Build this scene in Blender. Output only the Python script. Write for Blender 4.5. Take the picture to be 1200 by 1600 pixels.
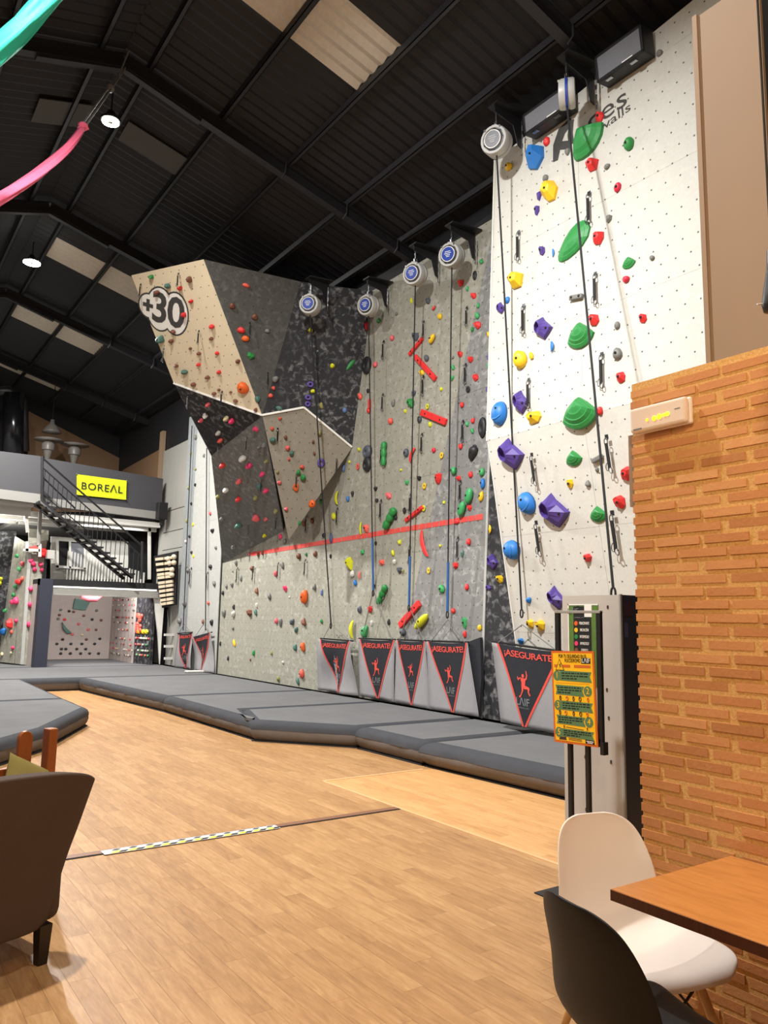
import bpy, bmesh, math, random
import numpy as np
from mathutils import Vector, Matrix
S = bpy.context.scene
for o in list(bpy.data.objects): bpy.data.objects.remove(o)
random.seed(7)
R_ = math.radians
# ---------------------------------------------------------------- camera
FPX, YAW, PIT, ROL, EYE = 1206.0, R_(34.8), R_(8.0), R_(1.08), 1.55
CAM = np.array([0, 0, EYE])
Fv = np.array([math.sin(YAW)*math.cos(PIT), math.cos(YAW)*math.cos(PIT), math.sin(PIT)])
R0 = np.array([math.cos(YAW), -math.sin(YAW), 0]); U0 = np.cross(R0, Fv)
Rv = R0*math.cos(ROL) + U0*math.sin(ROL); Uv = np.cross(Rv, Fv)
cd = bpy.data.cameras.new('camera'); cam = bpy.data.objects.new('camera', cd); S.collection.objects.link(cam)
cd.sensor_fit = 'VERTICAL'; cd.sensor_height = 36.0; cd.lens = 36.0*FPX/1600.0; cd.clip_start = 0.05; cd.clip_end = 200
M = Matrix.Identity(4)
for i in range(3):
    M[i][0], M[i][1], M[i][2], M[i][3] = Rv[i], Uv[i], -Fv[i], CAM[i]
cam.matrix_world = M
S.camera = cam
# ---------------------------------------------------------------- light and exposure
S.view_settings.view_transform = 'Standard'; S.view_settings.look = 'None'
S.view_settings.gamma = 1.0; S.view_settings.use_curve_mapping = False
S.view_settings.exposure = 0.0
W = bpy.data.worlds.new('world'); S.world = W; W.use_nodes = True
W.node_tree.nodes['Background'].inputs[0].default_value = (0.75, 0.82, 1, 1)
W.node_tree.nodes['Background'].inputs[1].default_value = 0.02
HALL = [(2.46, 1.5, 8.4, 160), (2.46, 10.45, 8.45, 170), (2.46, 15.94, 8.48, 1350), (2.46, 18.9, 8.4, 600)]
WARM = [(1.0, 0.5, 3.1, 118), (-0.9, 0.9, 3.0, 55), (1.6, -1.3, 2.9, 70)]
def lamp(name, loc, power, col, size=0.3, shape='DISK', rot=(0, 0, 0), sy=None, spread=math.pi):
    l = bpy.data.lights.new(name, 'AREA'); l.shape = shape; l.size = size
    if sy: l.size_y = sy
    l.energy = power; l.color = col; l.spread = spread
    o = bpy.data.objects.new(name, l); S.collection.objects.link(o); o.location = loc; o.rotation_euler = rot
    return o
for x, y, z, p in HALL: lamp('hall_light', (x, y, z-0.06), p, (1.0, 0.975, 0.93), 0.2)
FLOOD = Vector((1.1, 4.4, 7.75)); FDIR = Vector((6.9, 8.4, 2.2))-FLOOD
lamp('flood_light', FLOOD, 235, (1.0, 0.995, 0.98), 0.22, 'DISK', FDIR.to_track_quat('-Z', 'Y').to_euler(), None, R_(104))
lamp('flood_light', FLOOD + Vector((0, .25, .05)), 560, (1.0, 0.985, 0.95), 0.22)
for x, y, z, p in WARM:
    l = bpy.data.lights.new('cafe_light', 'POINT'); l.energy = p; l.color = (1.0, 0.74, 0.47); l.shadow_soft_size = 0.1
    o = bpy.data.objects.new('cafe_light', l); S.collection.objects.link(o); o.location = (x, y, z)
lamp('alcove_light', (5.6, 21.0, 2.2), 85, (1, .97, .95), 1.8, 'RECTANGLE', (R_(48), 0, 0), 0.12)
lamp('under_balcony_light', (2.6, 22.5, 3.2), 190, (1, .98, .95), 0.5, 'DISK', (R_(180), 0, 0))
lamp('platform_fill', (6.0, 21.75, 4.02), 30, (1, .98, .95), 1.6, 'RECTANGLE', (0, 0, 0), 0.05)  # unseen fill light added above the platform on the cave roof
# ---------------------------------------------------------------- picture measurements -> points in the room
def ray(x, y):
    d = Fv*FPX + Rv*(x-600) - Uv*(y-800); return d/np.linalg.norm(d)
def onpl(x, y, n, c):
    d = ray(x, y); n = np.array(n, float); t = (c - n@CAM)/(n@d); return CAM + d*t
def Xp(x, y, v): return onpl(x, y, (1, 0, 0), v)
def Yp(x, y, v): return onpl(x, y, (0, 1, 0), v)
def Zp(x, y, v): return onpl(x, y, (0, 0, 1), v)
def proj(p):
    q = np.array(p)-CAM; w = q@Fv; return 600+FPX*(q@Rv)/w, 800-FPX*(q@Uv)/w
# ---------------------------------------------------------------- materials
def lin(c):
    return tuple(((v/255.0)/12.92 if v/255.0 <= .04045 else ((v/255.0+.055)/1.055)**2.4) for v in c)
class NT:
    def __init__(s, name):
        s.m = bpy.data.materials.new(name); s.m.use_nodes = True; s.t = s.m.node_tree; s.b = s.t.nodes['Principled BSDF']
    def n(s, typ, **k):
        d = s.t.nodes.new(typ)
        for a, v in k.items():
            if a.startswith('i_'):
                key = a[2:]; key = int(key) if key.isdigit() else key
                if hasattr(v, 'is_output') or isinstance(v, bpy.types.NodeSocket): s.t.links.new(v, d.inputs[key])
                else: d.inputs[key].default_value = v
            else: setattr(d, a, v)
        return d
    def math(s, op, a, b=0.0, c=None):
        d = s.t.nodes.new('ShaderNodeMath'); d.operation = op
        for i, v in enumerate((a, b) if c is None else (a, b, c)):
            if isinstance(v, bpy.types.NodeSocket): s.t.links.new(v, d.inputs[i])
            else: d.inputs[i].default_value = v
        return d.outputs[0]
    def mix(s, f, a, b, bt='MIX'):
        d = s.t.nodes.new('ShaderNodeMix'); d.data_type = 'RGBA'; d.blend_type = bt
        for i, v in ((0, f), (6, a), (7, b)):
            if isinstance(v, bpy.types.NodeSocket): s.t.links.new(v, d.inputs[i])
            elif i == 0: d.inputs[0].default_value = v
            else: d.inputs[i].default_value = (*v[:3], 1)
        return d.outputs[2]
    def ramp(s, f, pts):
        d = s.t.nodes.new('ShaderNodeValToRGB'); cr = d.color_ramp
        while len(cr.elements) < len(pts): cr.elements.new(.5)
        for e, (p, c) in zip(cr.elements, pts):
            e.position = p; e.color = (*c[:3], 1) if hasattr(c, '__len__') else (c, c, c, 1)
        s.t.links.new(f, d.inputs[0]); return d.outputs[0]
    def noise(s, co, scale, detail=3, rough=.5, dist=0):
        d = s.n('ShaderNodeTexNoise', i_Scale=scale, i_Detail=detail, i_Roughness=rough, i_Distortion=dist)
        if co is not None: s.t.links.new(co, d.inputs['Vector'])
        return d.outputs[0]
    def obj(s): return s.n('ShaderNodeTexCoord').outputs['Object']
    def pos(s): return s.n('ShaderNodeNewGeometry').outputs['Position']
    def col(s, v): 
        if isinstance(v, bpy.types.NodeSocket): s.t.links.new(v, s.b.inputs['Base Color'])
        else: s.b.inputs['Base Color'].default_value = (*v[:3], 1)
    def rough(s, v, spec=None, metal=None):
        if isinstance(v, bpy.types.NodeSocket): s.t.links.new(v, s.b.inputs['Roughness'])
        else: s.b.inputs['Roughness'].default_value = v
        if spec is not None: s.b.inputs['Specular IOR Level'].default_value = spec
        if metal is not None: s.b.inputs['Metallic'].default_value = metal
    def bump(s, h, strength=.3, dist=.01):
        d = s.n('ShaderNodeBump', i_Strength=strength, i_Distance=dist); s.t.links.new(h, d.inputs['Height'])
        s.t.links.new(d.outputs[0], s.b.inputs['Normal'])
MATS = {}
def simple(name, rgb, rough=.55, var=.12, scale=8, metal=0.0, bump=0.0, spec=.5, raw=False):
    if name in MATS: return MATS[name]
    n = NT(name); c = rgb if raw else lin(rgb)
    if var:
        f = n.noise(n.obj(), scale, 4, .6)
        n.col(n.mix(f, tuple(v*(1-var) for v in c), tuple(min(1, v*(1+var)) for v in c)))
        if bump: n.bump(f, bump, .01)
    else: n.col(c)
    n.rough(rough, spec, metal); MATS[name] = n.m; return n.m
def emit(name, rgb, strength):
    n = NT(name); n.col(lin(rgb)); n.b.inputs['Emission Color'].default_value = (*lin(rgb), 1)
    n.b.inputs['Emission Strength'].default_value = strength; return n.m
def panel_mat(name, rgb, chalk=.5, dots=True, grid=.17, chalkcol=(225, 225, 220), var=.12, rough=.75, mottled=1.0, gloss=None):
    n = NT(name); co = n.obj(); c = lin(rgb)
    sp = n.n('ShaderNodeSeparateXYZ'); n.t.links.new(co, sp.inputs[0])
    big = n.noise(co, .9*mottled, 5, .65); fine = n.noise(co, 28, 4, .7)
    v = n.mix(big, tuple(x*(1-var*1.6) for x in c), tuple(min(1, x*(1+var*1.6)) for x in c))
    v = n.mix(n.math('MULTIPLY', fine, .5), v, tuple(min(1, x*1.5+.02) for x in c))
    if chalk:
        k = n.noise(co, 9.5, 5, .6, .5); kk = n.ramp(k, [(.5, 0.0), (.75, 1.0)])
        area = n.ramp(n.noise(co, 1.1, 3), [(.32, 0.0), (.56, 1.0)])
        v = n.mix(n.math('MULTIPLY', n.math('MULTIPLY', kk, area), chalk), v, lin(chalkcol))
    if dots:
        row = n.math('FLOOR', n.math('DIVIDE', sp.outputs[1], grid))
        sh = n.math('MULTIPLY', n.math('MODULO', n.math('ABSOLUTE', row), 2.0), .5)
        fx = n.math('SUBTRACT', n.math('FRACT', n.math('ADD', n.math('DIVIDE', sp.outputs[0], grid), sh)), .5)
        fy = n.math('SUBTRACT', n.math('FRACT', n.math('DIVIDE', sp.outputs[1], grid)), .5)
        r2 = n.math('ADD', n.math('MULTIPLY', fx, fx), n.math('MULTIPLY', fy, fy))
        v = n.mix(n.math('MULTIPLY', n.math('LESS_THAN', r2, .0034), .85), v, (.02, .02, .02))
    n.col(v); n.rough(rough, .3); n.bump(fine, .25, .004); MATS[name] = n.m; return n.m
panel_mat('white_panel', (182, 180, 172), .18, True, chalkcol=(235, 233, 228), var=.05)
panel_mat('olive_panel', (140, 138, 126), .38, True, var=.12)
panel_mat('grey_panel', (118, 118, 116), .42, True, var=.12)
panel_mat('black_panel', (34, 34, 37), .9, True, chalkcol=(150, 150, 150), var=.3)
panel_mat('beige_panel', (204, 190, 162), .12, True, chalkcol=(222, 208, 182), var=.12)
panel_mat('charcoal_panel', (72, 72, 68), .45, True, chalkcol=(130, 130, 126), var=.1)
panel_mat('slate_panel', (102, 104, 103), .6, True, chalkcol=(185, 185, 182), var=.15)
panel_mat('taupe_panel', (124, 117, 103), .35, True, chalkcol=(165, 160, 150), var=.12)
panel_mat('pale_panel', (160, 160, 156), .2, False, var=.06)
panel_mat('midgrey_panel', (128, 132, 134), .2, False, var=.08)
panel_mat('pink_panel', (170, 158, 152), .2, True, var=.08)
def floor_mat(name, a, b, c3, bright=1.0):
    n = NT(name); p = n.pos(); sp = n.n('ShaderNodeSeparateXYZ'); n.t.links.new(p, sp.inputs[0])
    row = n.math('FLOOR', n.math('DIVIDE', sp.outputs[0], PW))
    off = n.math('FRACT', n.math('MULTIPLY', row, .37))
    cell = n.math('FLOOR', n.math('ADD', n.math('DIVIDE', sp.outputs[1], PL), off))
    cv = n.n('ShaderNodeCombineXYZ'); n.t.links.new(row, cv.inputs[0]); n.t.links.new(cell, cv.inputs[1])
    wn = n.n('ShaderNodeTexWhiteNoise'); n.t.links.new(cv.outputs[0], wn.inputs['Vector'])
    st = n.n('ShaderNodeVectorMath', operation='MULTIPLY'); n.t.links.new(p, st.inputs[0]); st.inputs[1].default_value = (9, 1.1, 1)
    ad = n.n('ShaderNodeVectorMath', operation='ADD'); n.t.links.new(st.outputs[0], ad.inputs[0]); n.t.links.new(wn.outputs['Color'], ad.inputs[1])
    g = n.noise(ad.outputs[0], 3.2, 6, .62, .9); g2 = n.noise(ad.outputs[0], 11, 3, .6)
    tone = n.math('ADD', n.math('MULTIPLY', wn.outputs['Value'], .15), n.math('ADD', n.math('MULTIPLY', g, .68), n.math('MULTIPLY', g2, .24)))
    n.col(n.ramp(tone, [(.2, lin(a)), (.52, lin(b)), (.86, lin(c3))]))
    dirt = n.noise(p, .8, 4, .6)
    n.rough(n.math('ADD', n.math('MULTIPLY', dirt, .2), .32), .4); n.bump(g2, .08, .002); MATS[name] = n.m
PW, PL = .105, .78
floor_mat('floor_wood', (124, 88, 54), (170, 128, 84), (204, 164, 116))
floor_mat('patch_wood', (160, 112, 66), (200, 150, 96), (222, 176, 122))
def brick_mat():
    n = NT('brick'); oi = n.n('ShaderNodeObjectInfo'); p = n.pos()
    g = n.noise(p, 60, 4, .7); g2 = n.noise(p, 9, 3)
    t = n.math('ADD', n.math('MULTIPLY', oi.outputs['Random'], .7), n.math('MULTIPLY', g2, .3))
    c = n.ramp(t, [(.05, lin((162, 104, 60))), (.45, lin((186, 124, 76))), (.8, lin((198, 140, 90))), (1, lin((216, 170, 114)))])
    n.col(n.mix(n.math('MULTIPLY', g, .35), c, lin((215, 170, 120)))); n.rough(.85, .2); n.bump(g, .5, .004); MATS['brick'] = n.m
    n = NT('mortar'); p = n.pos(); g = n.noise(p, 90, 5, .75)
    n.col(n.ramp(g, [(.3, lin((188, 140, 84))), (.5, lin((212, 166, 104))), (.75, lin((226, 188, 130)))])); n.rough(.95, .1); n.bump(g, .8, .006); MATS['mortar'] = n.m
brick_mat()
def fabric(name, rgb, rgb2, scale=220, rough=.95, mott=4.0):
    n = NT(name); co = n.obj(); f = n.noise(co, scale, 2, .6); w = n.noise(co, mott, 5, .65)
    c = n.mix(w, lin(rgb), lin(rgb2)); n.col(n.mix(n.math('MULTIPLY', f, .4), c, tuple(v*1.5 for v in lin(rgb2))))
    n.rough(rough, .15); n.bump(f, .3, .003); MATS[name] = n.m
fabric('mat_cover', (80, 80, 82), (110, 110, 111), mott=2.5); fabric('mat_skirt', (88, 82, 77), (112, 104, 98), mott=9); fabric('mat_band', (50, 51, 55), (72, 73, 77))
fabric('armchair_fabric', (66, 54, 48), (80, 67, 60), 300); fabric('cushion_fabric', (104, 92, 48), (122, 108, 60))
fabric('banner_grey', (128, 126, 128), (146, 144, 146), 150, mott=7); fabric('banner_dark', (34, 35, 40), (48, 49, 54), 150, mott=9)
fabric('banner_yellow', (168, 178, 20), (190, 198, 40), 150, mott=6)
fabric('silk_pink', (235, 90, 125), (245, 120, 150), 200, .6); fabric('silk_green', (34, 170, 142), (62, 196, 168), 200, .6)
def wood(name, a, b, scale=(2, 14, 14), rough=.4, f=4):
    n = NT(name); co = n.obj(); m = n.n('ShaderNodeVectorMath', operation='MULTIPLY'); n.t.links.new(co, m.inputs[0]); m.inputs[1].default_value = scale
    g = n.noise(m.outputs[0], f, 5, .6, .8); n.col(n.mix(g, lin(a), lin(b))); n.rough(rough, .45); n.bump(g, .06, .002); MATS[name] = n.m
wood('table_wood', (140, 84, 36), (196, 132, 70), (14, 1.6, 14), .33); wood('table_edge', (58, 28, 14), (92, 50, 26), (20, 20, 3), .5)
wood('chair_leg_wood', (186, 142, 92), (206, 164, 112), (14, 14, 2)); wood('post_wood', (128, 66, 24), (156, 84, 34), (14, 14, 2), .4); wood('rung_wood', (196, 178, 150), (220, 205, 180), (14, 2, 14))
K = dict(
 red=(220, 48, 48), crimson=(206, 34, 62), green=(40, 132, 62), mint=(62, 158, 92), teal=(70, 110, 100), yellow=(232, 190, 30), lime=(206, 206, 30), blue=(34, 112, 188), paleblue=(84, 108, 150),
 purple=(78, 58, 136), black=(34, 34, 36), grey=(112, 112, 108), slate=(76, 82, 92), white=(210, 208, 200), pink=(226, 96, 104), hotpink=(232, 60, 110), salmon=(228, 92, 76), orange=(222, 96, 30), brown=(118, 72, 54), olive=(142, 138, 82), cream=(214, 200, 160))
def hm(c): return simple('hold_'+c, K[c], .5, .10, 30, bump=.08)
simple('black_steel', (26, 26, 28), .45, .1); simple('black_paint', (20, 20, 23), .7, .2, 3); simple('steel_dark', (96, 98, 102), .35, 0, metal=1); simple('chrome', (190, 192, 195), .25, 0, metal=1); simple('rope_black', (18, 18, 20), .8, 0); simple('rope_grey', (110, 110, 108), .8, 0); simple('rope_blue', (40, 90, 150), .7, 0)
simple('drum_grey', (178, 178, 174), .4, .06); simple('label_blue', (28, 60, 150), .4, .05); simple('label_silver', (150, 152, 156), .3, .1, 40, .5)
simple('tan_paint', (146, 122, 98), .75, .04, 2); simple('tan_dark', (122, 94, 68), .8, .06, 2); simple('navy_paint', (44, 48, 62), .5, .12, 3); simple('cabinet_light', (186, 180, 172), .5, .05, 2); simple('concrete_white', (196, 194, 188), .8, .05, 2)
simple('roof_black', (24, 24, 26), .6, .2, 2); simple('roof_sheet', (15, 15, 20), .65, .25, 2); simple('beam_black', (26, 26, 29), .55, .2, 4); simple('purlin_grey', (46, 46, 49), .5, .15, 4); simple('skylight', (196, 187, 172), .6, .18, 16); simple('skylight_cloth', (70, 68, 64), .8, .1)
simple('shell_white', (228, 220, 212), .38, .02, 4); simple('shell_black', (14, 12, 11), .55, .05, 4, spec=.3); simple('plastic_white', (226, 216, 206), .35, .02); simple('balcony_dark', (54, 54, 57), .6, .1, 2); simple('balcony_band', (128, 126, 122), .7, .06, 2)
simple('print_red', (214, 74, 62), .6, .06); simple('print_black', (14, 14, 14), .7, 0); simple('print_white', (232, 230, 224), .7, 0); simple('print_grey', (112, 114, 118), .7, 0); simple('print_charcoal', (62, 60, 58), .7, .25, 30)
simple('sign_yellow', (246, 190, 24), .45, .03); simple('sign_orange', (206, 104, 30), .5, .05); simple('sign_green', (88, 124, 82), .5, .05); simple('tape_yellow', (226, 200, 30), .5, .1); simple('tape_white', (200, 200, 200), .5, .2, 60); simple('tape_red', (222, 78, 72), .6, .15, 20)
simple('strip_brown', (128, 88, 64), .5, .1); simple('pale_strip', (214, 170, 122), .5, .05); simple('sheet_metal', (150, 148, 142), .6, .08, 3); simple('poster_green', (86, 120, 52), .5, .35, 18); simple('edge_white', (226, 224, 216), .6, 0); simple('gum', (60, 45, 35), .8, .1); simple('glass_dark', (120, 122, 128), .18, .18, 60, 0, .1)
simple('heater_steel', (112, 108, 102), .4, .05); simple('mat_base', (20, 20, 22), .8, .1); simple('deep_black', (8, 8, 9), .9, 0)
m_lamp = emit('lamp_disc', (255, 250, 240), 30); m_led = emit('led_amber', (255, 140, 10), 9); m_ledg = emit('led_green', (190, 220, 20), 5)
def G(n): return MATS[n]
# ---------------------------------------------------------------- mesh building
class MB:
    def __init__(s): s.v = []; s.f = []; s.mi = []; s.cur = 0
    def add(s, vs, fs, mi=None):
        b = len(s.v); s.v += [tuple(map(float, v)) for v in vs]; s.f += [tuple(i+b for i in f) for f in fs]; s.mi += [s.cur if mi is None else mi]*len(fs); return s
    def box(s, lo, hi, mi=None):
        (a, b, c), (d, e, f) = lo, hi
        return s.add([(a, b, c), (d, b, c), (d, e, c), (a, e, c), (a, b, f), (d, b, f), (d, e, f), (a, e, f)], [(0, 3, 2, 1), (4, 5, 6, 7), (0, 1, 5, 4), (1, 2, 6, 5), (2, 3, 7, 6), (3, 0, 4, 7)], mi)
    def obox(s, p, q, w, h, up=(0, 0, 1), mi=None):
        p, q = Vector(p), Vector(q); d = (q-p).normalized(); sd = d.cross(Vector(up)); sd = sd.normalized() if sd.length > 1e-6 else Vector((1, 0, 0)); u = sd.cross(d)
        vs = [c + sd*a*w/2 + u*b*h/2 for c in (p, q) for a, b in ((-1, -1), (1, -1), (1, 1), (-1, 1))]
        return s.add(vs, [(0, 3, 2, 1), (4, 5, 6, 7), (0, 1, 5, 4), (1, 2, 6, 5), (2, 3, 7, 6), (3, 0, 4, 7)], mi)
    def tube(s, pts, rad, n=8, mi=None, cap=True, flat=1.0):
        pts = [Vector(p) for p in pts]; m = len(pts); rad = [rad]*m if not hasattr(rad, '__len__') else rad
        t0 = (pts[1]-pts[0]).normalized(); ref = Vector((0, 0, 1)) if abs(t0.z) < .9 else Vector((1, 0, 0))
        vs = []; sd = None
        for i, p in enumerate(pts):
            t = (pts[min(i+1, m-1)]-pts[max(i-1, 0)]).normalized()
            sd = t.cross(ref).normalized() if sd is None else (sd - t*sd.dot(t)).normalized()
            u = sd.cross(t)
            for k in range(n):
                a = 2*math.pi*k/n; vs.append(p + (sd*math.cos(a) + u*math.sin(a)*flat)*rad[i])
        fs = [(i*n+k, i*n+(k+1) % n, (i+1)*n+(k+1) % n, (i+1)*n+k) for i in range(m-1) for k in range(n)]
        if cap: fs += [tuple(range(n-1, -1, -1)), tuple((m-1)*n+k for k in range(n))]
        return s.add(vs, fs, mi)
    def lathe(s, prof, n=16, mi=None, M=None):
        vs = []
        for r, z in prof:
            for k in range(n):
                a = 2*math.pi*k/n; v = Vector((r*math.cos(a), r*math.sin(a), z)); vs.append(M @ v if M else v)
        m = len(prof); fs = [(i*n+k, i*n+(k+1) % n, (i+1)*n+(k+1) % n, (i+1)*n+k) for i in range(m-1) for k in range(n)]
        fs += [tuple(range(n-1, -1, -1)), tuple((m-1)*n+k for k in range(n))]
        return s.add(vs, fs, mi)
    def prism(s, poly, z0, z1, mi=None, T=None):
        n = len(poly); vs = [(x, y, z0) for x, y in poly] + [(x, y, z1) for x, y in poly]
        if T: vs = [T(*v) for v in vs]
        return s.add(vs, [tuple(range(n-1, -1, -1)), tuple(range(n, 2*n))] + [(i, (i+1) % n, n+(i+1) % n, n+i) for i in range(n)], mi)
    def sphere(s, c, r, n=10, m=6, mi=None):
        rr = r if hasattr(r, '__len__') else (r, r, r)
        vs = [(c[0]+rr[0]*math.sin(math.pi*i/m)*math.cos(2*math.pi*k/n), c[1]+rr[1]*math.sin(math.pi*i/m)*math.sin(2*math.pi*k/n), c[2]+rr[2]*math.cos(math.pi*i/m)) for i in range(1, m) for k in range(n)]
        b = len(vs); vs += [(c[0], c[1], c[2]+rr[2]), (c[0], c[1], c[2]-rr[2])]
        fs = [(i*n+k, (i+1)*n+k, (i+1)*n+(k+1) % n, i*n+(k+1) % n) for i in range(m-2) for k in range(n)]
        fs += [(b, k, (k+1) % n) for k in range(n)] + [(b+1, (m-2)*n+(k+1) % n, (m-2)*n+k) for k in range(n)]
        return s.add(vs, fs, mi)
    def mesh(s, name, mats, smooth=False, fix=True):
        me = bpy.data.meshes.new(name); me.from_pydata(s.v, [], s.f)
        for m in (mats if isinstance(mats, (list, tuple)) else [mats]): me.materials.append(m)
        for p, i in zip(me.polygons, s.mi): p.material_index = i; p.use_smooth = smooth
        if fix:
            b = bmesh.new(); b.from_mesh(me); bmesh.ops.recalc_face_normals(b, faces=b.faces); b.to_mesh(me); b.free()
        me.update(); return me
    def build(s, name, mats, parent=None, smooth=False, mw=None, bevel=0, seg=2, fix=True, auto=False):
        o = bpy.data.objects.new(name, s.mesh(name, mats, smooth, fix)); S.collection.objects.link(o)
        if parent: o.parent = parent
        if mw is not None: o.matrix_local = mw
        if bevel:
            b = o.modifiers.new('bevel', 'BEVEL'); b.width = bevel; b.segments = seg; b.limit_method = 'ANGLE'; b.angle_limit = .6
        if auto:
            o.data.set_sharp_from_angle(angle=R_(38))
        return o
LABELS = set()
def tag(o, label=None, cat=None, group=None, kind=None):
    if label: o['label'] = label
    if cat: o['category'] = cat
    if group: o['group'] = group
    if kind: o['kind'] = kind
    return o
def empty(name, loc=(0, 0, 0), rz=0, mw=None, **k):
    o = bpy.data.objects.new(name, None); S.collection.objects.link(o); o.empty_display_size = .1
    if mw is not None: o.matrix_world = mw
    else: o.location = loc; o.rotation_euler = (0, 0, rz)
    return tag(o, **k)
def inst(name, me, parent=None, mw=None):
    o = bpy.data.objects.new(name, me); S.collection.objects.link(o)
    if parent: o.parent = parent
    if mw is not None: o.matrix_local = mw
    return o
def frame(o, n, up=(0, 0, 1)):
    n = Vector(n).normalized(); u = Vector(up); x = u.cross(n)
    x = x.normalized() if x.length > 1e-5 else Vector((1, 0, 0)); y = n.cross(x)
    m = Matrix.Identity(4)
    for i in range(3): m[i][0], m[i][1], m[i][2], m[i][3] = x[i], y[i], n[i], o[i]
    return m
def text_mesh(t, size, mat, name='lettering', ext=.0012, offset=0, spacing=1.0, align='CENTER'):
    c = bpy.data.curves.new('t', 'FONT'); c.body = t; c.size = size; c.extrude = ext; c.offset = offset; c.space_character = spacing; c.align_x = align; c.align_y = 'CENTER'; c.resolution_u = 3
    o = bpy.data.objects.new('t', c); S.collection.objects.link(o)
    me = bpy.data.meshes.new_from_object(o.evaluated_get(bpy.context.evaluated_depsgraph_get())); me.name = name
    bpy.data.objects.remove(o); me.materials.clear(); me.materials.append(mat); return me
def text(t, size, mat, parent, x, y, z, rot=0, sx=1, sy=1, name='lettering', **k):
    return inst(name, text_mesh(t, size, mat, name, **k), parent, Matrix.Translation((x, y, z)) @ Matrix.Rotation(rot, 4, 'Z') @ Matrix.Diagonal((sx, sy, 1, 1)))
def clip(poly, a, b, c):   # keep a*x+b*y<=c
    out = []
    for i in range(len(poly)):
        p, q = poly[i], poly[(i+1) % len(poly)]; dp, dq = a*p[0]+b*p[1]-c, a*q[0]+b*q[1]-c
        if dp <= 0: out.append(p)
        if (dp < 0) != (dq < 0) and dp != dq:
            t = dp/(dp-dq); out.append((p[0]+t*(q[0]-p[0]), p[1]+t*(q[1]-p[1])))
    return out
# ================================================================ ROOM
HALL_L, HALL_R, HALL_F, HALL_B, RIDGE = -2.38, 7.45, -3.0, 27.0, 2.46
SL, BZ = .274, 8.88                 # roof slope, underside of the beams at the ridge
def roofz(x, off=0): return BZ + off - SL*abs(x-RIDGE)
def sdup(o): return tag(o, kind='structure')
fl = sdup(MB().box((HALL_L, HALL_F, -.12), (HALL_R+.1, HALL_B, -.008)).build('floor', simple('subfloor', (70, 46, 28), .8)))
PATCH = (3.99, 3.2, 6.66)
def in_patch(x, y): return x > PATCH[0] and y < PATCH[2]
plank_me = {}
def plank(x0, x1, y0, y1, mb=None, g=.00045):
    lo, hi = (x0+g, y0+g, -.009), (x1-g, y1-g, 0)
    return (mb or MB()).box(lo, hi)
near, rest = [], []
r0, r1 = int(math.floor(HALL_L/PW)), int(math.ceil(5.4/PW))
for r in range(r0, r1+1):
    off = (r*.37) % 1.0
    for c in range(-4, 30):
        y0, y1 = (c-off)*PL, (c+1-off)*PL; x0, x1 = r*PW, (r+1)*PW
        if y1 < -1.5 or y0 > 18.2 or x1 < HALL_L+.2: continue
        if (x0+x1)/2 > PATCH[0] and y0 < PATCH[2] < y1:
            rest += [(x0, x1, y0, PATCH[2], 'patch_wood'), (x0, x1, PATCH[2], y1, 'floor_wood')]; continue
        m = 'patch_wood' if in_patch((x0+x1)/2, (y0+y1)/2) else 'floor_wood'
        px, py = proj(((x0+x1)/2, (y0+y1)/2, 0)) if (y0+y1)/2 > .6 else (-999, 0)
        q = (x0, x1, y0, y1, m)
        if -30 < px < 930 and 1180 < py < 1650: near.append((py, q))
        else: rest.append(q)
near.sort(key=lambda t: -t[0]); rest += [q for _, q in near[285:]]
for _, (x0, x1, y0, y1, m) in near[:285]:
    if 'p' not in plank_me: plank_me['p'] = {}
    k = m
    if k not in plank_me['p']: plank_me['p'][k] = plank(-PW/2, PW/2, -PL/2, PL/2).mesh('plank', G(m))
    inst('plank', plank_me['p'][k], fl, Matrix.Translation(((x0+x1)/2, (y0+y1)/2, 0)))
for m in ('floor_wood', 'patch_wood'):
    b = MB()
    for q in rest:
        if q[4] == m: plank(*q[:4], mb=b)
    tag(b.build('planks', G(m), fl), kind='stuff')
# strips let into the floor
b = MB().box((-2.2, 5.40, 0), (3.965, 5.47, .006)); sdup(b.build('trim_1', G('strip_brown')))
b = MB().box((-2.2, 5.385, 0), (3.965, 5.40, .004)); sdup(b.build('trim_2', G('deep_black')))
b = MB().box((3.965, 3.2, 0), (3.995, 6.66, .005)).box((3.965, 6.655, 0), (5.2, 6.69, .005)); sdup(b.build('trim_3', G('pale_strip')))
tp = MB().box((1.56, 5.355, .006), (2.84, 5.455, .0075)).build('hazard_tape', G('tape_white'))
tag(tp, 'worn yellow and black hazard tape stuck across the wooden floor joint', 'tape')
for k in range(11):
    x = 1.6+k*.113
    MB().prism([(x, 5.362), (x+.05, 5.362), (x+.082, 5.40), (x+.03, 5.40)], .0075, .0082).build('yellow_stripe', G('tape_yellow'), tp)
    MB().prism([(x+.05, 5.362), (x+.1, 5.362), (x+.13, 5.396), (x+.082, 5.396)], .0075, .0082).build('black_stripe', G('print_black'), tp)
    MB().prism([(x+.02, 5.42), (x+.06, 5.412), (x+.09, 5.44), (x+.05, 5.447)], .0075, .0082).build('black_stripe', G('print_charcoal'), tp)
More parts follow.
